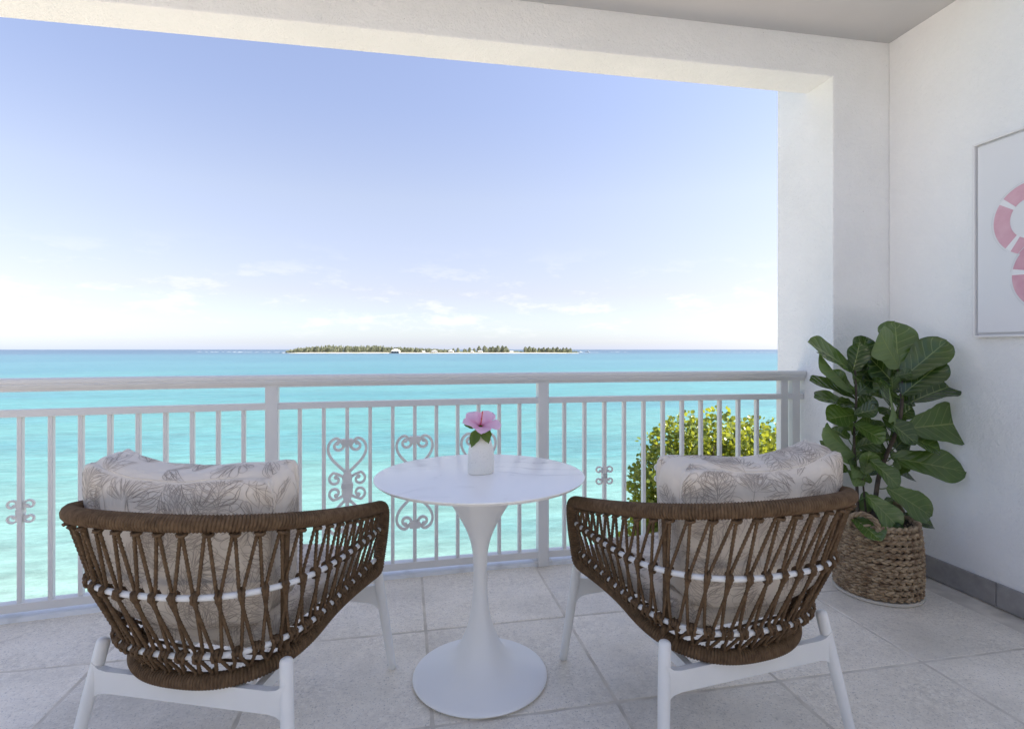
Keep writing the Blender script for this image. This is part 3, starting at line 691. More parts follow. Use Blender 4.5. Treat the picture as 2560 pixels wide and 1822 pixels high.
def coil(path, rad, rr_, pitch, closed=True, k=12):
    """rope wound tightly round a path"""
    P = resample(path, pitch/k, closed); fr = frames(P, closed); n = len(P); W = []
    for i, p in enumerate(P):
        t, a, b = fr[i]; ang = 2*math.pi*i/k; W.append(p+a*(rad*math.cos(ang))+b*(rad*math.sin(ang)))
    mb = MB(); mb.sweep(W, circ(rr_, 5), closed=False); return mb
def chair_proto():
    parts = []                                  # (name, mesh, material)
    top, bot = RINGS['top'], RINGS['bot']
    # rim loop: top rim, front bend, lower rim, front bend
    tp = top[::6]; bt = bot[::6]
    def bend(s_):   # from top front end down to lower front end on side s_
        a, b = Vector((s_*RING['top'][1], RING['top'][2], RING['top'][6])), Vector((s_*RING['bot'][1], RING['bot'][2], RING['bot'][6]))
        return [Vector((a.x, a.y+.026, a.z-.010)), Vector((a.x*.998, a.y+.040, a.z-.040)), Vector(((a.x+b.x)/2, a.y+.046, (a.z+b.z)/2)), Vector((b.x, b.y+.040, b.z+.040)), Vector((b.x, b.y+.026, b.z+.008))]
    ctl = tp + bend(-1) + bt[::-1] + bend(1)[::-1]
    loop = resample(spline(ctl, 3, True), .01, True)
    mb = MB(); mb.tube(loop, RR-.0065, 10, closed=True); parts.append(('rim', mb.mesh('rim'), M['rope']))
    parts.append(('rim_wrap', coil(loop, RR-.0045, .0050, .0086).mesh('rim_wrap'), M['rope']))
    # the two white rods woven into the basket
    for nm in ('up', 'low'):
        P = [p for p in RINGS[nm][::4]]; ex = [Vector((P[0].x, P[0].y+.028, P[0].z))]+P+[Vector((P[-1].x, P[-1].y+.028, P[-1].z))]
        mb = MB(); mb.tube(ex, .0082, 10); parts.append(('rod', mb.mesh('rod'), M['white_metal']))
    # wrapped uprights at the rear corners
    for t in (.30, .70):
        P = spline([on('top', t)-Vector((0,0,.01)), on('up', t)-outward('up', t)*.016, on('low', t)-outward('low', t)*.016, on('bot', t)], 10)
        c = coil(P, .0085, .0026, .0058, closed=False, k=8); c.tube(P, .0085, 8); parts.append(('upright', c.mesh('upright'), M['rope']))
    # ropes: every knot on the rim sends two strands down
    n = 34; sp = 1/n; rr = random.Random(8)
    for i in range(n):
        for kind in (0, 1):
            o0, o1, o2, o3 = ((-.05,-.07,.30,.18), (.07,.90,.62,1.02))[kind]
            if kind == 1 and i == n-1: continue
            j = lambda: rr.uniform(-.05,.05)
            t0, t1, t2, t3 = [(i+.5+q+j())*sp for q in (o0,o1,o2,o3)]
            a = on('top', t0)+Vector((0,0,-RR*.9))+outward('top', t0)*.004
            b = on('up', t1); nb = outward('up', t1); c = on('low', t2); nc = outward('low', t2); d = on('bot', t3)+Vector((0,0,RR*.9))
            bo = .0125 if kind == 0 else .0135
            side = 1 if kind == 0 else -1        # one strand passes outside, one inside the rod, then loops
            u1 = (on('up', t1+.004)-on('up', t1-.004)).normalized(); u2 = (on('low', t2+.004)-on('low', t2-.004)).normalized()
            def wrap(p, nn, u, s_):
                z = Vector((0,0,1)); r_ = .0138
                return [p+nn*r_*math.cos(th)+z*r_*math.sin(th)+u*(s_*(.004-.010*q/8)) for q, th in enumerate([R(80-52*k_) for k_ in range(9)])]
            w1, w2 = wrap(b, nb, u1, side), wrap(c, nc, u2, -side)
            line = lambda p_, q_: [p_.lerp(q_, k_) for k_ in (.03,.12,.3,.5,.7,.88,.97)]
            path = [a]+line(a, w1[0])+w1+line(w1[-1], w2[0])+w2+line(w2[-1], d)+[d]
            mb = MB(); rope(mb, spline(path, 3))
            if kind == 0:                        # the hitch under the rim
                q = a+Vector((0,0,-.004)); K = []
                for k_ in range(13):
                    th = 2*math.pi*k_/12; u = (on('top', t0+.004)-on('top', t0-.004)).normalized(); K.append(q+u*(.0100*math.cos(th))+outward('top', t0)*(.0090*math.sin(th))+Vector((0,0,-.003*math.sin(th))))
                rope(mb, K)
                q2 = d+Vector((0,0,.002)); rope(mb, [q2+outward('bot', t3)*(.009*math.cos(2*math.pi*k_/12))+Vector((0,0,.009*math.sin(2*math.pi*k_/12))) for k_ in range(13)])
            parts.append(('rope', mb.mesh('rope'), M['rope']))
    # sling of ropes under the seat
    mb = MB()
    for i in range(1, 15):
        y = -.24+.5*i/15; x = .30-.0*i
        w = min(abs(p.x) for p in bot if abs(p.y-y) < .02) if any(abs(p.y-y) < .02 for p in bot) else .26
        z = min((p.z for p in bot if abs(p.y-y) < .02), default=.3)
        mb.tube([Vector((-w+.02, y, z)), Vector((0, y, z-.012)), Vector((w-.02, y, z))], .0045, 6)
    parts.append(('seat_sling', mb.mesh('seat_sling'), M['rope']))
    # legs and stretchers
    def leg(a, b):
        a, b = Vector(a), Vector(b); d = (b-a).normalized(); L = (b-a).length
        P = [a-d*.0065, a-d*.0035, a, a+d*.006]+[a+d*(L*t) for t in (.15,.4,.7,.92)]+[b-d*.004, b]
        rs = [.006,.0125,.0160,.0180,.0182,.0178,.0166,.0152,.0150,.0128]
        mb = MB(); K = 20; fr = frames(P); V = []
        for (t, u, w), p, r_ in zip(fr, P, rs): V += [p+u*(r_*math.cos(2*math.pi*q/K))+w*(r_*math.sin(2*math.pi*q/K)) for q in range(K)]
        n_ = len(P); mb.add(V, [(i*K+q, i*K+(q+1)%K, (i+1)*K+(q+1)%K, (i+1)*K+q) for i in range(n_-1) for q in range(K)]+[tuple(reversed(range(K))), tuple((n_-1)*K+q for q in range(K))], True)
        return mb.mesh('leg')
    LG = {}
    for s_ in (1, -1):
        LG['f', s_] = ((s_*.300,.318,.388), (s_*.343,.362,0.0)); LG['r', s_] = ((s_*.291,-.254,.372), (s_*.343,-.323,0.0))
    for k in LG: parts.append(('leg', leg(*LG[k]), M['white_metal']))
    def at(k, z): a, b = map(Vector, LG[k]); return a.lerp(b, (a.z-z)/a.z)
    for k, z in (('r', .268), ('f', .292)):
        A, B = at((k,-1), z), at((k,1), z); n_ = 25; V = []
        for i in range(n_):
            t = i/(n_-1); p = A.lerp(B, t); e = min(t, 1-t)*(B-A).length; fl = .012*max(0, 1-(e-.012)/.035)**2 if e < .047 else 0
            h = .031+fl
            for (y, z_) in ((-.011,-h),(.011,-h),(.011,h),(-.011,h)): V.append((p.x, p.y+y, p.z+z_))
        mb = MB(); mb.add(V, [(i*4+q, i*4+(q+1)%4, (i+1)*4+(q+1)%4, (i+1)*4+q) for i in range(n_-1) for q in range(4)]); parts.append(('crossbar', mb.mesh('crossbar'), M['white_metal']))
    for s_ in (1, -1):
        a = at(('r', s_), .285)*1; b = at(('f', s_), .292); a.x = s_*.20; b.x = s_*.16; a.z = b.z = .272
        mb = MB(); mb.sweep([a, b], [(-.011,-.022),(.011,-.022),(.011,.012),(-.011,.012)], up=(0,0,1), smooth=False); parts.append(('side_bar', mb.mesh('side_bar'), M['white_metal']))
    for nm, me, m in parts: me.materials.append(m)
    return [(nm, me) for nm, me, m in parts]

# cushions: a rounded, sagging boxed pillow as a map from the cube's surface
def cushion_map(w, h, d, sag, bulge, seed, corner=.05, lift=.0, wrapk=0, taper=0):
    """returns f(a,b,c) for a,b,c in [-1,1]: x across, y thickness, z height"""
    def f(a, b, c):
        x, y, z = a*w/2*(1-.12*abs(c)**5), b*d/2, c*h/2*(1-.13*abs(a)**6)
        # rounded box
        r = corner; q = Vector((max(abs(x)-(w/2-r), 0)*(1 if x > 0 else -1), max(abs(y)-(d/2-r), 0)*(1 if y > 0 else -1), max(abs(z)-(h/2-r), 0)*(1 if z > 0 else -1)))
        core = Vector((x-q.x, y-q.y, z-q.z)); l = q.length
        if l > 1e-9:
            mxq = max(abs(q.x), abs(q.y), abs(q.z)); q = q*(mxq/l)
        p = core+q
        k = (1-a*a)*(1-c*c); p.y += math.copysign(bulge*k, b) if abs(b) > .02 else 0
        k2 = (1-a*a); p.z -= sag*(k2**1.1)*max(0, c)
        p.z += lift*max(0, c)*abs(a)**3
        p.x -= math.copysign(.020*(1-c*c)*(1-b*b), a)*abs(a)
        p.y += wrapk*a*a; p.x *= 1+taper*(c-1)*.5
        nv = noise.noise((p.x*7+seed, p.y*7, p.z*7)); p.y += .007*nv*(1 if b > 0 else 1); p.z += .006*noise.noise((p.x*9+seed, p.y*9, p.z*5+4))*max(0, c)
        return p
    return f
def cube_grid(f, n):
    mb = MB(); bm = bmesh.new(); bmesh.ops.create_cube(bm, size=2); bmesh.ops.subdivide_edges(bm, edges=bm.edges[:], cuts=n, use_grid_fill=True)
    idx = {v: i for i, v in enumerate(bm.verts)}
    mb.add([f(*v.co) for v in bm.verts], [tuple(idx[v] for v in fc.verts) for fc in bm.faces], True); bm.free(); return mb
def frond_lines(rr):
    """botanical line drawings in the unit plane: fern fronds, split palm leaves, blossoms"""
    Ls = []
    def stroke(pts, j=.0): Ls.append([(a+rr.gauss(0,j), b+rr.gauss(0,j)) for a, b in pts])
    def frond(x, y, ang, size):
        n = 9; c_, s_ = math.cos(ang), math.sin(ang); bend = rr.uniform(-.5,.5)
        T = lambda u, v: (x+size*(u*c_-v*s_), y+size*(u*s_+v*c_))
        stem = [(t, bend*.18*t*t) for t in [i/10 for i in range(11)]]; stroke([T(*p) for p in stem])
        for i in range(n):
            t = .12+.82*i/n; bx, by = t, bend*.18*t*t; Lf = .40*(math.sin(math.pi*(.18+.80*t))**.7)
            for sd in (1, -1):
                a = sd*(1.05-.55*t)+rr.gauss(0,.06); ex, ey = bx+Lf*math.cos(a), by+Lf*math.sin(a); nx, ny = -math.sin(a), math.cos(a); w = .060+.02*rr.random()
                for s2 in (1, -1): stroke([T(bx,by), T(bx+.35*(ex-bx)+s2*w*nx, by+.35*(ey-by)+s2*w*ny), T(bx+.7*(ex-bx)+s2*w*.8*nx, by+.7*(ey-by)+s2*w*.8*ny), T(ex,ey)], .002)
                if rr.random() < .7: stroke([T(bx+.15*(ex-bx), by+.15*(ey-by)), T(bx+.55*(ex-bx)+.01*nx, by+.55*(ey-by)+.01*ny), T(bx+.85*(ex-bx), by+.85*(ey-by))], .002)
                if rr.random() < .5: stroke([T(bx+.35*(ex-bx)+.3*w*nx, by+.35*(ey-by)+.3*w*ny), T(bx+.7*(ex-bx)+.3*w*nx, by+.7*(ey-by)+.3*w*ny)], .002)
    def split(x, y, ang, size):
        c_, s_ = math.cos(ang), math.sin(ang); T = lambda u, v: (x+size*(u*c_-v*s_), y+size*(u*s_+v*c_))
        k = 7; tips = []
        for i in range(k):
            a = -1.15+2.3*i/(k-1); Lr = .75*(1-.25*abs(a)/1.15)+rr.gauss(0,.03); da = .17
            A = (Lr*math.cos(a-da), Lr*math.sin(a-da)); Bp = (Lr*1.12*math.cos(a), Lr*1.12*math.sin(a)); Cp = (Lr*math.cos(a+da), Lr*math.sin(a+da))
            stroke([T(.10*math.cos(a), .10*math.sin(a)), T(.45*A[0]/1, .45*A[1]), T(*A), T(*Bp)]); stroke([T(*Bp), T(*Cp), T(.5*Cp[0], .5*Cp[1]), T(.22*math.cos(a+da), .22*math.sin(a+da))])
            for q in (-.07, .0, .07):
                if rr.random() < .8: stroke([T(.18*math.cos(a+q), .18*math.sin(a+q)), T(.55*Lr*math.cos(a+q*1.4), .55*Lr*math.sin(a+q*1.4)), T(.9*Lr*math.cos(a+q*1.3), .9*Lr*math.sin(a+q*1.3))], .004)
        stroke([T(-.35,-.05), T(-.1,-.02), T(.12,0)])
    def blade(x, y, ang, size):
        c_, s_ = math.cos(ang), math.sin(ang); T = lambda u, v: (x+size*(u*c_-v*s_), y+size*(u*s_+v*c_)); w = rr.uniform(.10,.16); b = rr.uniform(-.12,.12)
        for s2 in (1, -1): stroke([T(0,0), T(.25, s2*w+b*.2), T(.6, s2*w*.9+b*.7), T(1, b)], .004)
        stroke([T(0,0), T(.5,b*.5), T(.97,b)])
        for i in range(4): t = .2+.16*i; stroke([T(t, b*t), T(t+.14, (w*.7)*(1 if i%2 else -1)+b*t)], .003)
    return Ls, frond, split, blade
def print_mesh(name, f, faces, seed, lw=.00078):
    """faces: list of (map (u,v)->(a,b,c), width, height, count)"""
    mb = MB()
    for fi, (g, w, h, cnt) in enumerate(faces):
        rr = random.Random(seed*17+fi); Ls, frond, split, blade = frond_lines(rr)
        nx = max(1, round(w/.10)); ny = max(1, round(h/.10))
        for jx in range(nx+1):
            for jy in range(ny+1):
                x = (jx+.5*(jy%2)+rr.uniform(-.3,.3))/nx*w; y = (jy+.3+rr.uniform(-.3,.3))/ny*h; k = rr.choice((0,0,0,1,1,2,2)); a = rr.uniform(0, 2*math.pi)
                if k == 0: frond(x-.08*math.cos(a), y-.08*math.sin(a), a, rr.uniform(.17,.23))
                elif k == 1: split(x, y, a, rr.uniform(.10,.14))
                else:
                    for q in range(4): blade(x, y, a+rr.uniform(-1.2,1.2), rr.uniform(.07,.13))
        for L_ in Ls:
            P = resample(spline([(a, b, 0) for a, b in L_], 5), .006)
            run = []
            for p in P+[None]:
                ok = p is not None and .002 < p.x < w-.002 and .002 < p.y < h-.002
                if ok: run.append(p); continue
                if len(run) > 1:
                    V = []; 
                    for i, q in enumerate(run):
                        t = run[min(len(run)-1,i+1)]-run[max(0,i-1)]; t.normalize(); nn = Vector((-t.y, t.x, 0)); e = i/(len(run)-1); ww = lw*(.55+.45*math.sin(math.pi*e))
                        for s2 in (1, -1):
                            z = q+nn*(ww*s2); u_, v_ = min(1, max(-1, 2*z.x/w-1)), min(1, max(-1, 2*z.y/h-1))
                            p0 = f(*g(u_, v_)); e_ = .02; u1 = min(1,u_+e_); u0 = max(-1,u_-e_); v1 = min(1,v_+e_); v0 = max(-1,v_-e_)
                            du = f(*g(u1, v_))-f(*g(u0, v_)); dv = f(*g(u_, v1))-f(*g(u_, v0)); nr = du.cross(dv)
                            if nr.length > 1e-12: nr.normalize()
                            V.append(p0+nr*.0011)
                    mb.add(V, [(2*i, 2*i+1, 2*i+3, 2*i+2) for i in range(len(run)-1)], True)
                run = []
    return mb.mesh(name)
def make_cushions(seed):
    W, Hh, D = .645, .48, .15
    f = cushion_map(W, Hh, D, .026, .034, seed, corner=.055, lift=0, wrapk=.060, taper=.14)
    body = cube_grid(f, 26).mesh('back_cushion'); body.materials.append(M['fabric'])
    faces = [(lambda u, v: (u, -1, v), W, Hh, 0), (lambda u, v: (u, v, 1), W, D, 0), (lambda u, v: (1, u, v), D, Hh, 0), (lambda u, v: (-1, -u, v), D, Hh, 0)]
    pr = print_mesh('leaf_print', f, faces, seed); pr.materials.append(M['print'])
    mb = MB()                                    # piping along the rear seam
    for b in (-.86, .86):
        P = []
        for (a0, c0, a1, c1) in ((-1,-1,-1,1),(-1,1,1,1),(1,1,1,-1),(1,-1,-1,-1)):
            for i in range(30): t = i/30; P.append(f(a0+(a1-a0)*t, b, c0+(c1-c0)*t))
        P = resample(P, .012, True); mb.tube(P, .0016, 5, closed=True)
    pip = mb.mesh('piping'); pip.materials.append(M['fabric'])
    W2, H2, D2 = .52, .53, .115
    g = cushion_map(W2, D2, H2, .012, .0, seed+9, corner=.045)
    def g2(a, b, c):
        p = g(a, b, c); p.x *= 1-.20*max(0, -b)**1.5-.06*max(0, -c); return p
    seat = cube_grid(g2, 22).mesh('seat_cushion'); seat.materials.append(M['fabric'])
    faces = [(lambda u, v: (u, v, 1), W2, H2, 0), (lambda u, v: (1, u, v), H2, D2, 0), (lambda u, v: (-1, -u, v), H2, D2, 0), (lambda u, v: (u, -1, v), W2, D2, 0)]
    pr2 = print_mesh('leaf_print', g2, faces, seed+3); pr2.materials.append(M['print'])
    return body, pr, pip, seat, pr2
PARTS = chair_proto()
def armchair(x, y, a, where, other, seed, shift, roll):
    c = thing('rope_armchair', 'brown rope armchair with white legs, ' + where, 'armchair', (x, y, 0), R(a), 'rope armchairs facing the sea')
    rim = None
    for nm, me in PARTS:
        o = obj(nm, me, None, rim if nm == 'rim_wrap' else c)
        if nm == 'rim': rim = o
    body, pr, pip, seat, pr2 = make_cushions(seed)
    ca, sa = math.cos(R(a)), math.sin(R(a))
    def put(lx, ly, lz): return (x+lx*ca-ly*sa, y+lx*sa+ly*ca, lz)
    s = obj('seat_cushion', seat, None, None, put(0, .035, .428), (R(4), 0, R(a))); tag(s, 'thick leaf-print seat cushion in the armchair ' + other, 'cushion', 'seat cushions of the rope armchairs')
    obj('leaf_print', pr2, None, s)['kind'] = 'stuff'
    b = obj('back_cushion', body, None, None, put(shift, -.265, .678), (R(9), R(roll), R(a))); tag(b, 'plump leaf-print back cushion leaning in the armchair ' + other, 'cushion', 'back cushions of the rope armchairs')
    obj('leaf_print', pr, None, b)['kind'] = 'stuff'; obj('piping', pip, None, b)
armchair(-.524, 1.912, -20.4, 'standing left of the round table', 'left of the round table', 3, -.024, 1.8)
armchair(.970, 1.762, 7.75, 'standing between the round table and the potted fig', 'beside the potted fig', 6, .040, -2.2)

# ------------------------------------------------------------------ potted fig in a braided basket
BX, BYc = 2.31, 2.385
EX, ED = Vector((math.cos(YAW), -math.sin(YAW), 0)), Vector((math.sin(YAW), math.cos(YAW), 0))
def basket():
    b = thing('woven_basket', 'round braided seagrass basket holding the fig plant by the wall', 'basket', (BX, BYc, 0))
    rad = lambda z: .178+.010*math.sin(math.pi*min(1, z/.36))-.010*(z/.36)
    rows = 12; hz = .352/rows; rr = random.Random(21)
    for i in range(rows):
        z = .018+hz*(i+.5); r0 = rad(z); mb = MB(); per = 11; ph = rr.uniform(0, 6)
        for st in range(3):
            P = []; n = per*14
            for k in range(n):
                a = 2*math.pi*k/n; q = a*per+st*2*math.pi/3+ph
                rr_ = r0+.0085*math.sin(2*q)+.003*noise.noise((math.cos(a)*6, math.sin(a)*6, i*3.1)); zz = z+hz*.30*math.sin(q)+.002*noise.noise((math.cos(a)*3, math.sin(a)*3, i*1.7))
                P.append(Vector((rr_*math.cos(a), rr_*math.sin(a), zz)))
            mb.sweep(P, [(.0085*math.cos(t), .0072*math.sin(t)) for t in [2*math.pi*k/6 for k in range(6)]], closed=True, up=(0,0,1))
        mb.build('braid_row', M['seagrass'], b)
    mb = MB()                                     # warp stitches between the rows
    for k in range(34):
        a = 2*math.pi*k/34+.05; P = [Vector((rad(z)*math.cos(a), rad(z)*math.sin(a), z)) for z in [.02+.34*i/20 for i in range(21)]]
        mb.tube(P, .0042, 5)
    mb.build('warp', M['seagrass'], b)
    mb = MB(); mb.lathe([(0,.0008),(.192,.0008),(.197,.004),(.197,.011),(.190,.015),(0,.015)], 48, smooth=False); mb.build('base', M['felt'], b)
    mb = MB(); mb.lathe([(rad(.35)-.012,.352),(rad(.2)-.016,.2),(.168,.02)], 48); mb.build('lining', M['soil'], b)
    mb = MB(); V = [(0,0,.315)]; k = 40
    for ring_ in (.07,.13,.172): V += [(ring_*math.cos(2*math.pi*q/k), ring_*math.sin(2*math.pi*q/k), .312+.008*noise.noise((ring_*30, q*.7, 1))) for q in range(k)]
    F = [(0, 1+q, 1+(q+1)%k) for q in range(k)]+[(1+j*k+q, 1+(j+1)*k+q, 1+(j+1)*k+(q+1)%k, 1+j*k+(q+1)%k) for j in range(2) for q in range(k)]
    mb.add(V, F, True); mb.build('soil', M['soil'], b)
    for a in (R(28), R(208)):
        d = Vector((math.cos(a), math.sin(a), 0)); t = Vector((-d.y, d.x, 0)); r_ = rad(.35)
        P0 = spline([d*r_+t*.062+Vector((0,0,.345)), d*(r_+.004)+t*.052+Vector((0,0,.392)), d*(r_+.006)+Vector((0,0,.415)), d*(r_+.004)-t*.052+Vector((0,0,.392)), d*r_-t*.062+Vector((0,0,.345))], 8)
        P0 = resample(P0, .007); fr = frames(P0); mb = MB()
        for st in range(3):
            Q = [p+u*(.0075*math.cos(i*.55+st*2.094))+w*(.0075*math.sin(i*.55+st*2.094)) for i, (p, (tt, u, w)) in enumerate(zip(P0, fr))]
            mb.tube(Q, .0068, 6)
        mb.build('handle', M['seagrass'], b)
basket()
FIG = [(.123,.02,1.116,.167,.1,1.359,.234,15,1),(.114,0,1.126,-.041,-.06,1.304,.15,25,-1),(.119,0,1.061,.337,-.02,1.261,.1,48,1),(.114,-.02,.988,.286,-.06,1.159,.095,50,1),(.169,0,.947,.421,.04,1.051,.075,60,1),(.144,-.02,.82,.487,.02,.849,.19,12,1),(.08,-.03,.883,-.084,-.2,1.033,.254,35,-1),(-.121,0,1.106,-.357,-.04,1.255,.11,40,1),(-.123,0,1.104,-.111,-.05,1.244,.12,30,1),(-.119,0,1.002,-.329,-.03,1.188,.07,58,-1),(-.106,0,.962,-.342,-.03,1.073,.062,60,1),(-.099,0,.925,-.318,-.02,.988,.07,55,1),(-.098,.02,.99,-.173,.08,1.057,.11,30,1),(-.074,.05,1.104,.019,.1,1.28,.12,15,1),(.142,.03,1.004,-.028,.02,1.191,.16,20,1),(-.078,.04,.978,.027,.06,1.124,.1,20,1),(-.106,0,.887,-.273,-.04,.872,.1,30,1),(-.125,-.02,.889,-.052,-.08,.927,.1,30,1),(-.138,-.04,.847,-.041,-.12,.777,.095,35,1),(-.109,0,.677,-.313,-.04,.818,.1,35,-1),(-.105,0,.647,-.315,-.04,.739,.065,50,-1),(-.007,-.05,.878,.124,-.12,.772,.1,40,1),(.095,-.02,.8,.295,-.04,.719,.075,50,1),(.065,.03,.656,-.049,.05,.784,.165,20,1),(.117,.04,.751,.202,.06,.661,.12,20,1),(.069,0,.672,.406,-.05,.614,.105,25,1),(.093,.02,.593,.248,.08,.547,.04,60,1),(-.074,-.02,.59,-.069,-.05,.709,.105,30,1),(-.075,-.06,.67,.034,-.13,.565,.08,40,1),(-.051,0,.586,-.167,-.03,.646,.085,40,-1),(-.059,0,.543,-.158,-.02,.584,.095,40,-1),(.035,-.02,.523,.257,-.05,.391,.125,18,1),(.068,.05,.434,.185,.1,.377,.09,20,1),(-.083,-.05,.491,.045,-.12,.352,.1,30,1),(.123,.02,.36,.314,.03,.329,.055,55,1),(-.156,-.06,.385,-.114,-.2,.331,.11,30,1),(-.041,.03,.49,-.032,.02,.392,.075,20,-1),(-.041,-.06,.333,.019,-.16,.355,.06,60,1),(.151,.06,.941,.076,.1,1.02,.12,20,1),(-.064,.05,.8,-.13,.1,.834,.1,20,1),(.111,.06,.717,.235,.12,.789,.11,20,1),(-.068,.06,.717,.045,.1,.792,.11,20,1)]
def extra_fig():
    rr = random.Random(15); out = []
    for (r_, h0, h1, n) in ((.09, .56, 1.12, 20), (-.105, .54, 1.10, 17)):
        for i in range(n):
            h = h0+(h1-h0)*(i+.5)/n; a = i*2.4+rr.uniform(-.3,.3); L_ = rr.uniform(.13,.19); up = rr.uniform(-.02,.10)
            out.append((r_+.02*math.cos(a), .03+.02*math.sin(a), h, r_+L_*.75*math.cos(a), .04+L_*.55*math.sin(a), h+up, L_*.66, rr.choice((15,25,40)), 1))
    return out
def fig():
    pl = thing('fiddle_leaf_fig', 'tall fiddle leaf fig with big glossy leaves in the basket', 'plant', (BX, BYc, .315))
    O = Vector((0,0,.315)); W = lambda r, d, h: EX*r+ED*d+Vector((0,0,h))-O
    stems = [[(-.021,.31),(.019,.548),(.059,.687),(.079,.777),(.109,.887),(.129,1.047),(.121,1.12)], [(-.091,.31),(-.093,.598),(-.109,.747),(-.113,.947),(-.121,1.11)], [(-.046,.31),(-.059,.568),(-.049,.657)]]
    SP = []
    for s_, r_ in zip(stems, (.0125,.0085,.0055)):
        P = spline([W(a, .02*math.sin(i*1.3), b) for i, (a, b) in enumerate(s_)], 6); SP += P
        mb = MB(); mb.sweep(P, [(a*(1+.12*math.cos(5*i)), b) for i, (a, b) in enumerate(circ(r_, 9))], scale=lambda t: 1-.45*t); mb.build('trunk', M['wood_dark'], pl)
    sh = interp([(0,.10),(.05,.32),(.15,.54),(.28,.62),(.44,.76),(.58,.95),(.68,1.0),(.78,.95),(.87,.79),(.94,.54),(.98,.28),(1,.03)])
    rr = random.Random(4)
    for i, (r0, d0, h0, r1, d1, h1, w, roll, sd_) in enumerate(FIG+extra_fig()):
        B, T = W(r0, d0, h0), W(r1, d1, h1); ax = T-B; L_ = ax.length
        wt = 1.12*max(min(w/max(.45, math.cos(R(roll))), .74*L_), .42*L_)
        me = leaf_sheet(L_*1.02, wt*1.04, sh, 10, 22, fold=rr.uniform(.15,.35), droop=rr.uniform(.02,.13), ruffle=rr.uniform(.02,.045), seed=100+i, twist=rr.uniform(-.16,.16)); me.materials.append(M['fig'])
        o = obj('leaf', me, None, pl)
        toc = -ED+Vector((0,0,.10)); up = Vector((0,0,1)); a = R(roll); nrm = toc*math.cos(a)+up*math.sin(a)
        orient(o, B, ax, nrm*sd_)
        near = min(SP, key=lambda p: (p-B-Vector((0,0,-.02))).length)
        if (near-B).length > .004:
            mb = MB(); mb.tube(spline([near, near.lerp(B, .5)+Vector((0,0,-.006)), B+ax*.02], 4), .0028, 5); inv = o.matrix_basis.inverted(); mb.v = [tuple(inv @ Vector(q)) for q in mb.v]; mb.build('petiole', M['vase_leaf'], o)
fig()

# ------------------------------------------------------------------ framed picture of life rings on the wall
def picture():
    y1, z0, z1 = 2.217, 1.274, 2.212; wd = .80; y0 = y1-wd; x = WX
    p = thing('framed_picture', 'pale framed print of pink and white life rings on the side wall', 'picture', (x, (y0+y1)/2, z0)); O = Vector((x, (y0+y1)/2, z0))
    fw, fd = .010, .034
    def b(name, a, c, m):
        mb = MB(); mb.box(Vector(a)-O, Vector(c)-O); return mb.build(name, m, p)
    bevel(b('frame_side', (x-fd, y1-fw, z0), (x-.002, y1, z1), M['frame']), .0012); bevel(b('frame_side', (x-fd, y0, z0), (x-.002, y0+fw, z1), M['frame']), .0012)
    bevel(b('frame_side', (x-fd+.0004, y0+fw, z0), (x-.002, y1-fw, z0+fw), M['frame']), .0012); bevel(b('frame_side', (x-fd+.0004, y0+fw, z1-fw), (x-.002, y1-fw, z1), M['frame']), .0012)
    g = .012; cv = b('canvas', (x-fd+.006, y0+fw+g, z0+fw+g), (x-.003, y1-fw-g, z1-fw-g), M['canvas'])
    b('backing', (x-.012, y0+fw, z0+fw), (x-.0022, y1-fw, z1-fw), M['grey_print'])
    X = x-fd+.0055-O.x
    def sector(mb, cy, cz, r0, r1, a0, a1, lift, n=24):
        V = []
        for i in range(n+1):
            a = a0+(a1-a0)*i/n
            for r_ in (r0, r1): V.append((X-lift, cy+r_*math.cos(a)-O.y, cz+r_*math.sin(a)-O.z))
        mb.add(V, [(2*i, 2*i+1, 2*i+3, 2*i+2) for i in range(n)])
    for k, (cy, cz, off) in enumerate(((1.958,1.800,R(38)),(1.878,1.545,R(8)),(1.70,1.80,R(20)))):
        if k == 2: continue
        l0 = .0006+.0008*k; mw = MB(); mp_ = MB(); ml = MB(); ma = [off+math.pi/2*q for q in range(4)]
        sector(mw, cy, cz, .092, .162, 0, 2*math.pi, l0, 72)
        for a in ma: sector(mp_, cy, cz, .0915, .1625, a+.085, a+math.pi/2-.085, l0+.0003)
        for q, a in enumerate(ma): sector(ml, cy, cz, .169+.006*math.sin(q), .1715+.006*math.sin(q), a, a+1.25, l0+.0002)
        mw.build('ring_band_print', M['white_print'], cv); mp_.build('ring_print', M['pink'], cv); ml.build('line_print', M['grey_print'], cv)
picture()

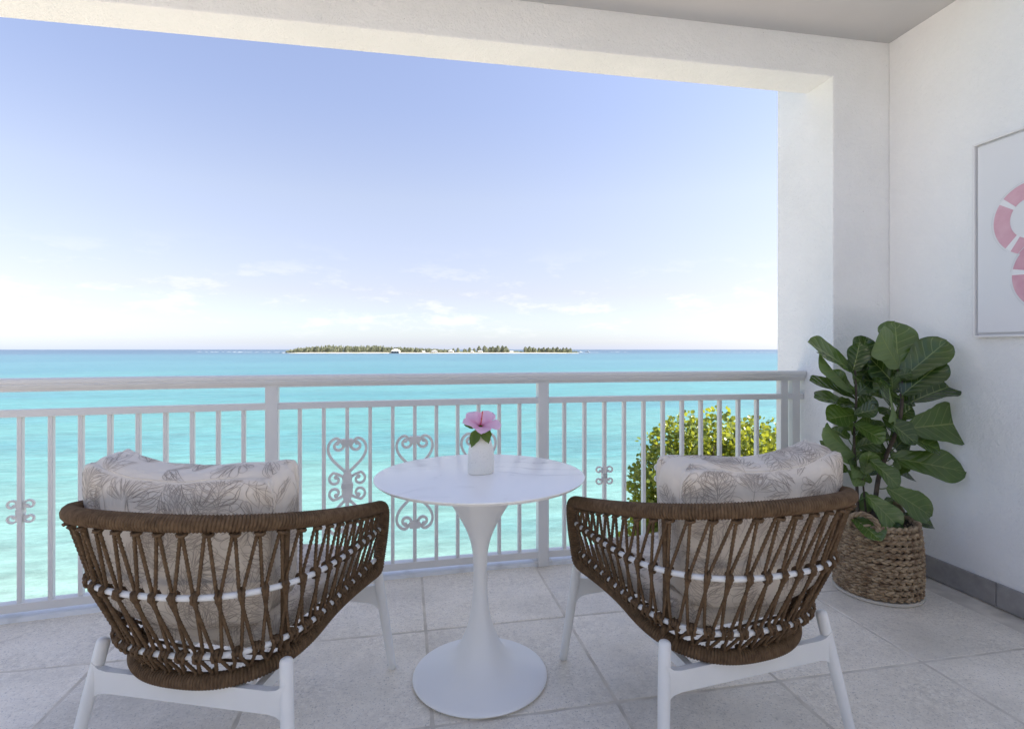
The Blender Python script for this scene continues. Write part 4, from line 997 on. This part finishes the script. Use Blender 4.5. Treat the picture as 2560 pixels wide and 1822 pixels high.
# ------------------------------------------------------------------ sea grape tree below the balcony
def sea_grape():
    base = Vector((7.3, 10.3, -6.7)); t = thing('sea_grape_tree', 'sunlit round-leaved tree seen through the railing bars', 'tree', base)
    rr = random.Random(9)
    lobes = [((6.05,10.3,-2.02),(1.7,1.6,2.12)),((7.2,10.6,-2.25),(1.75,1.7,2.05)),((5.38,10.1,-1.45),(1.2,1.1,1.32)),((5.2,10.1,-3.1),(1.25,1.1,1.7)),((8.3,10.6,-2.6),(1.5,1.5,2.2)),((6.6,10.6,-4.0),(1.9,1.7,1.6)),((4.8,9.9,-2.35),(.6,.6,.75)),((6.35,9.9,-1.05),(.9,.9,.8))]
    wts = [r_[0]*r_[2]+.4 for c, r_ in lobes]; P = []
    while len(P) < 38000:
        c, r_ = rr.choices(lobes, wts)[0]; v = Vector((rr.gauss(0,1), rr.gauss(0,1), rr.gauss(0,1))).normalized(); k = rr.uniform(.25, 1.0)**.5
        p = Vector(c)+Vector((v.x*r_[0], v.y*r_[1], v.z*r_[2]))*k
        n_ = noise.noise(p*1.5)+.5*noise.noise(p*3.3)
        if k > .94 and n_ < -.05: continue
        if n_ < -.5: continue
        p += v*(.09*noise.noise(p*2.2)); P.append((p, v))
    # a few sprays reaching out of the outline
    for q in range(7):
        c, r_ = rr.choice(lobes[:4]); v = Vector((rr.uniform(-1,.6), rr.uniform(-1,.2), rr.uniform(-.2,1))).normalized(); s0 = Vector(c)+Vector((v.x*r_[0], v.y*r_[1], v.z*r_[2]))
        for k in range(26): P.append((s0+v*rr.uniform(-.1,.18)+Vector((rr.gauss(0,.06),rr.gauss(0,.06),rr.gauss(0,.06))), v))
    for k in range(60): P.append((Vector((4.42-rr.random()*.45, 9.85, -2.05-.0))+Vector((0, rr.gauss(0,.1), -.25+rr.gauss(0,.09))), Vector((-1,-.3,.2))))
    def disc(k=7, r_=1):
        return [(r_*(1+.05*math.cos(2*q))*math.cos(2*math.pi*q/k), r_*.92*math.sin(2*math.pi*q/k)+r_*.9, .12*math.cos(4*math.pi*q/k)*r_) for q in range(k)]
    D0 = disc(); lm = bpy.data.meshes.new('leaf'); lm.from_pydata([(0,.9,-.12)]+D0, [], [(0, 1+q, 1+(q+1)%7) for q in range(7)]); lm.materials.append(M['grape']); lm.polygons.foreach_set('use_smooth', [True]*7)
    camp = Vector((0,0,EYE))
    rec = []
    for p, v in P:
        s_ = rr.uniform(.030,.054); y = (v+Vector((rr.gauss(0,.7),rr.gauss(0,.7),rr.gauss(-.1,.6)))).normalized(); z = (Vector((rr.gauss(.2,.6),rr.gauss(-.25,.6),rr.gauss(.75,.5)))); z = (z-y*z.dot(y)).normalized(); rec.append((p, y, z, s_))
    def seen(p):
        d = p-camp; Z = d.x*math.sin(YAW)+d.y*math.cos(YAW); px = (d.x*math.cos(YAW)-d.y*math.sin(YAW))/Z; pz = d.z/Z
        return .19 < px < .475 and -.36 < pz < .05
    vis = sorted([i for i, (p, *_ ) in enumerate(rec) if seen(p)], key=lambda i: (rec[i][0]-camp).length-3*rec[i][3])
    single = set(vis[:300])
    mb = MB()
    for i, (p, y, z, s_) in enumerate(rec):
        x = y.cross(z)
        if i in single:
            o = obj('leaf', lm, None, t); q = p-base; o.matrix_basis = Matrix(((x.x*s_,y.x*s_,z.x*s_,q.x),(x.y*s_,y.y*s_,z.y*s_,q.y),(x.z*s_,y.z*s_,z.z*s_,q.z),(0,0,0,1))); continue
        V = [p-base+(x*a+y*b+z*c)*s_ for a, b, c in [(0,.9,-.12)]+D0]
        mb.add(V, [(0, 1+q, 1+(q+1)%7) for q in range(7)], True)
    mb.build('crown', M['grape'], t)['kind'] = 'stuff'
    mb = MB(); mb.tube(spline([(0,0,-.3),(-.15,.1,1.2),(.1,.2,2.4),(-.1,.1,3.6)], 6), .19, 10, scale=lambda q: 1-.5*q); tk = mb.build('trunk', M['bark'], t)
    mb = MB()
    for c, r_ in lobes:
        for q in range(9):
            v = Vector((rr.gauss(0,1), rr.gauss(0,1), rr.gauss(.3,1))).normalized(); e = Vector(c)+Vector((v.x*r_[0], v.y*r_[1], v.z*r_[2]))*.93-base; m_ = Vector(c)-base
            mb.tube(spline([(0,.1,2.0), m_*.7+Vector((0,0,.5)), m_.lerp(e,.4), e], 4), .045, 5, scale=lambda k: 1-.85*k)
    mb.build('branches', M['bark'], tk)
sea_grape()

# ------------------------------------------------------------------ the island
def far(px, Z): 
    t = (px-1141)/1215; return Vector((Z*(t*math.cos(YAW)+math.sin(YAW)), Z*(math.cos(YAW)-t*math.sin(YAW)), 0))
D_I = 1400.0; S = D_I/1215
def ground_z(px): 
    return SEA+1.6
def island():
    mb = MB(); V = []; n = 90; 
    for i in range(n+1):
        px = 622+(1290-622)*i/n; e = min(1, min(i, n-i)/9)
        w = 60*e**.7+2; wob = 5*noise.noise((px*.03, 1, 0))
        for (d, z) in ((-w*.55+wob, -.6), (-w*.42+wob, .5), (-w*.25, 1.5*e+.2), (w*.6, 2.0*e+.2), (w, -.6)):
            p = far(px, D_I+d); V.append((p.x, p.y, SEA+z))
    mb.add(V, [(i*5+q, (i+1)*5+q, (i+1)*5+q+1, i*5+q+1) for i in range(n) for q in range(4)], True)
    struct(mb.build('island_ground', M['isle_sand']))
    rr = random.Random(31)
    def crown_mesh(name, h, w, nf, seed, m):
        r2 = random.Random(seed); mb = MB()
        for k in range(nf):
            t = r2.uniform(.03, 1)**.9; rad = w*.5*(math.sin(math.pi*min(1, .22+.76*t))**.75)*(.75+.5*noise.noise((t*4+seed, k%7, seed)))
            a = r2.uniform(0, 2*math.pi); rr_ = rad*r2.uniform(.3, 1)**.5; c = Vector((rr_*math.cos(a), rr_*math.sin(a), h*t))
            s_ = r2.uniform(.35,.9)*w/9; u = Vector((r2.gauss(0,1), r2.gauss(0,1), r2.gauss(0,.6))).normalized(); v = Vector((r2.gauss(0,.5), r2.gauss(0,.5), 1)).normalized()
            mb.add([c-u*s_, c+u*s_, c+v*s_*1.6+u*s_*.2], [(0,1,2)])
        me = mb.mesh(name); me.materials.append(m); return me
    def trunk_mesh(h, r_): 
        mb = MB(); mb.tube([Vector((0,0,-.5)), Vector((.2,0,h*.5)), Vector((0,.1,h*.9))], r_, 5, scale=lambda t: 1-.8*t); me = mb.mesh('trunk'); me.materials.append(M['bark']); return me
    # the dense belt of casuarinas: one mass
    mb = MB(); r2 = random.Random(77)
    def tree_into(px, dz, h, w, nf):
        c0 = far(px, D_I+dz); base = Vector((c0.x, c0.y, SEA+1.4)); ph = r2.uniform(0, 50)
        for k in range(nf):
            t = r2.uniform(.05, 1)**.9; rad = w*.5*(math.sin(math.pi*min(1, .2+.78*t))**.75)*(.8+.5*noise.noise((t*4+ph, k % 5, ph)))
            a = r2.uniform(0, 2*math.pi); q = rad*r2.uniform(.3, 1)**.5; c = base+Vector((q*math.cos(a), q*math.sin(a), h*t)); s_ = r2.uniform(.5, 1.2)
            u = Vector((r2.gauss(0,1), r2.gauss(0,1), r2.gauss(0,.6))).normalized(); v = Vector((r2.gauss(0,.5), r2.gauss(0,.5), 1)).normalized()
            mb.add([c-u*s_, c+u*s_, c+v*s_*1.7], [(0,1,2)])
    px = 640
    while px < 1010:
        if px < 665: h = 4+(px-640)*.35
        elif px < 720: h = 12.5+(px-665)*.09
        elif px < 850: h = 18.5
        elif px < 960: h = 17-(px-850)*.06
        else: h = 10-(px-960)*.05
        for row in range(3): tree_into(px+r2.uniform(-3,3), -8+13*row+r2.uniform(-4,4), h*r2.uniform(.78,1.08)*(1-.06*(2-row)), r2.uniform(6,10), 230)
        px += 4.4
    o = mb.build('island_wood', M['casuarina']); o['kind'] = 'stuff'; o['label'] = 'dense belt of casuarinas on the left half of the island'
    mb = MB()
    for px in range(960, 1285, 4):
        for row in range(2): 
            if rr.random() < .75: tree_into_h = rr.uniform(2.5,5.5); _ = None
            else: continue
            c0 = far(px+rr.uniform(-2,2), D_I-2+18*row); base = Vector((c0.x, c0.y, SEA+1.3))
            for k in range(60):
                v = Vector((rr.gauss(0,2.2), rr.gauss(0,2.2), abs(rr.gauss(0,tree_into_h*.45)))); s_ = rr.uniform(.4,.9); u = Vector((rr.gauss(0,1), rr.gauss(0,1), rr.gauss(0,.6))).normalized()
                mb.add([base+v-u*s_, base+v+u*s_, base+v+Vector((0,0,s_*1.5))], [(0,1,2)])
    o = mb.build('island_scrub', M['scrub']); o['kind'] = 'stuff'; o['label'] = 'low green scrub behind the beach on the right half of the island'
    # single trees that stand out on the right half
    cm = [crown_mesh('crown', 1.0*18, 16, 700, s_, M['casuarina']) for s_ in (1,2,3)]; tm = trunk_mesh(18, .45)
    spots = [(1038,9),(1058,11),(1084,13),(1104,13),(1123,12),(1131,9),(1174,12),(1183,12),(1194,11),(1206,10.5),(1217,11),(1228,10),(1239,11),(1249,10),(1259,10),(1268,9),(1010,11),(1022,12),(1033,10),(1048,13),(1068,16.5),(1079,17),(1090,14),(1099,15.5),(1109,17.5),(1118,17),(1127,16),(1169,14.5),(1178,15.5),(1188,13.5),(1200,12.5),(1211,13.5),(1222,13),(1234,13.5),(1244,14),(1254,12.5),(1264,12.8),(1272,11.5)]
    for i, (px, h) in enumerate(spots):
        p = far(px+rr.uniform(-2,2), D_I+rr.uniform(-6,12)); k = h/18
        lab = 'feathery casuarina tree in the clump at the right end of the island' if px > 1150 else 'feathery casuarina tree among the cottages in the middle of the island'
        t = thing('casuarina_tree', lab, 'tree', (p.x, p.y, SEA+1.3), rr.uniform(0,6), 'casuarinas at the right end of the island' if px > 1150 else 'casuarinas among the island cottages')
        t.scale = (k, k, k); obj('crown', cm[i%3], None, t); obj('trunk', tm, None, t)
    def house(px, w, hw, hr, lab, rz=0, dz=-16, wins=3):
        p = far(px, D_I+dz); h = thing('beach_house', lab, 'house', (p.x, p.y, SEA+1.2), -YAW+rz)
        d = w*.7; mb = MB(); mb.box((-w/2,-d/2,0),(w/2,d/2,hw)); wl = mb.build('wall', M['hut_wall'], h)
        o_ = w*.08; mb = MB(); mb.add([(-w/2-o_,-d/2-o_,hw),(w/2+o_,-d/2-o_,hw),(w/2+o_,d/2+o_,hw),(-w/2-o_,d/2+o_,hw),(-w*.16,0,hw+hr),(w*.16,0,hw+hr)], [(0,1,5,4),(1,2,5),(2,3,4,5),(3,0,4),(3,2,1,0)]); mb.build('roof', M['roof_white'], h)
        for q in range(wins):
            mb = MB(); cx = -w/2+w*(q+.5)/wins; mb.box((cx-w*.09,-d/2-.08,hw*.25),(cx+w*.09,-d/2+.05,hw*.8)); mb.build('window', M['glass_dark'], wl)
    house(882, 19, 4.6, 5.6, 'large white hip-roofed pavilion on the island beach beside the wood', 0, -24)
    house(968, 15, 3.2, 3.2, 'wide low white-roofed beach house in the middle of the island', .1)
    house(1005, 13, 3.4, 3.6, 'white-roofed cottage just left of the lone island trees', -.1, -12)
    house(944, 9, 2.8, 2.4, 'small pale cottage nearest the large white pavilion', .2, -14)
    house(1070, 12, 3.2, 3.0, 'white cottage under the tall trees of the middle clump', 0, -14)
    house(1140, 11, 2.8, 2.2, 'low cottage in the gap between the two right-hand tree clumps', .1, -8)
    house(1052, 8, 2.6, 2.4, 'tiny white-roofed cottage left of the middle clump of trees', -.2, -20)
island()
def surf():
    """thin broken lines of surf on the reef beside the island"""
    for k, (a, b, Z, w) in enumerate(((437,545,2150,50),(520,640,1900,42),(1288,1345,1700,26),(1360,1400,2100,34),(1560,1720,1900,30))):
        mb = MB(); rr = random.Random(k); px = a
        while px < b:
            L_ = rr.uniform(4, 16); d = rr.uniform(-60,60); n = 8; V = []
            for i in range(n+1):
                q = px+L_*i/n; ww = w*math.sin(math.pi*(i+.3)/(n+.6))*rr.uniform(.6,1.2)
                for s_ in (-1, 1): p = far(q, Z+d+s_*ww); V.append((p.x, p.y, SEA+.25))
            mb.add(V, [(2*i, 2*i+2, 2*i+3, 2*i+1) for i in range(n)]); px += L_*rr.uniform(.8,1.9)
        o = mb.build('surf', M['foam']); o['kind'] = 'stuff'
surf()
def boat(px, Z, lab, s_=1.0):
    p = far(px, Z); b = thing('motor_boat', lab, 'boat', (p.x, p.y, SEA), R(60))
    mb = MB(); V = []; 
    for t, w, z0 in ((-1,.85,0),(-.3,1,0),(.4,.8,.05),(1,.04,.35)):
        for (x, z) in ((-w*.7,-.4),(-w,1.2+z0),(w,1.2+z0),(w*.7,-.4)): V.append((x*2*s_, t*6*s_, z*s_*1.3))
    mb.add(V, [(i*4+q, i*4+(q+1)%4, (i+1)*4+(q+1)%4, (i+1)*4+q) for i in range(3) for q in range(4)]+[(3,2,1,0)]); mb.build('hull', M['roof_white'], b)
    mb = MB(); mb.box((-1.3*s_,-2*s_,1.4*s_),(1.3*s_,1.4*s_,3.0*s_)); mb.build('cabin', M['roof_white'], b)
    mb = MB(); mb.box((-1.5*s_,-2.4*s_,3.05*s_),(1.5*s_,1.2*s_,3.2*s_)); mb.build('canopy', M['hut_wall'], b)
boat(1292, 1750, 'small white motor boat just off the right tip of the island', 1.2)
boat(1309, 1850, 'white motor boat farther right of the island tip', 1.3)
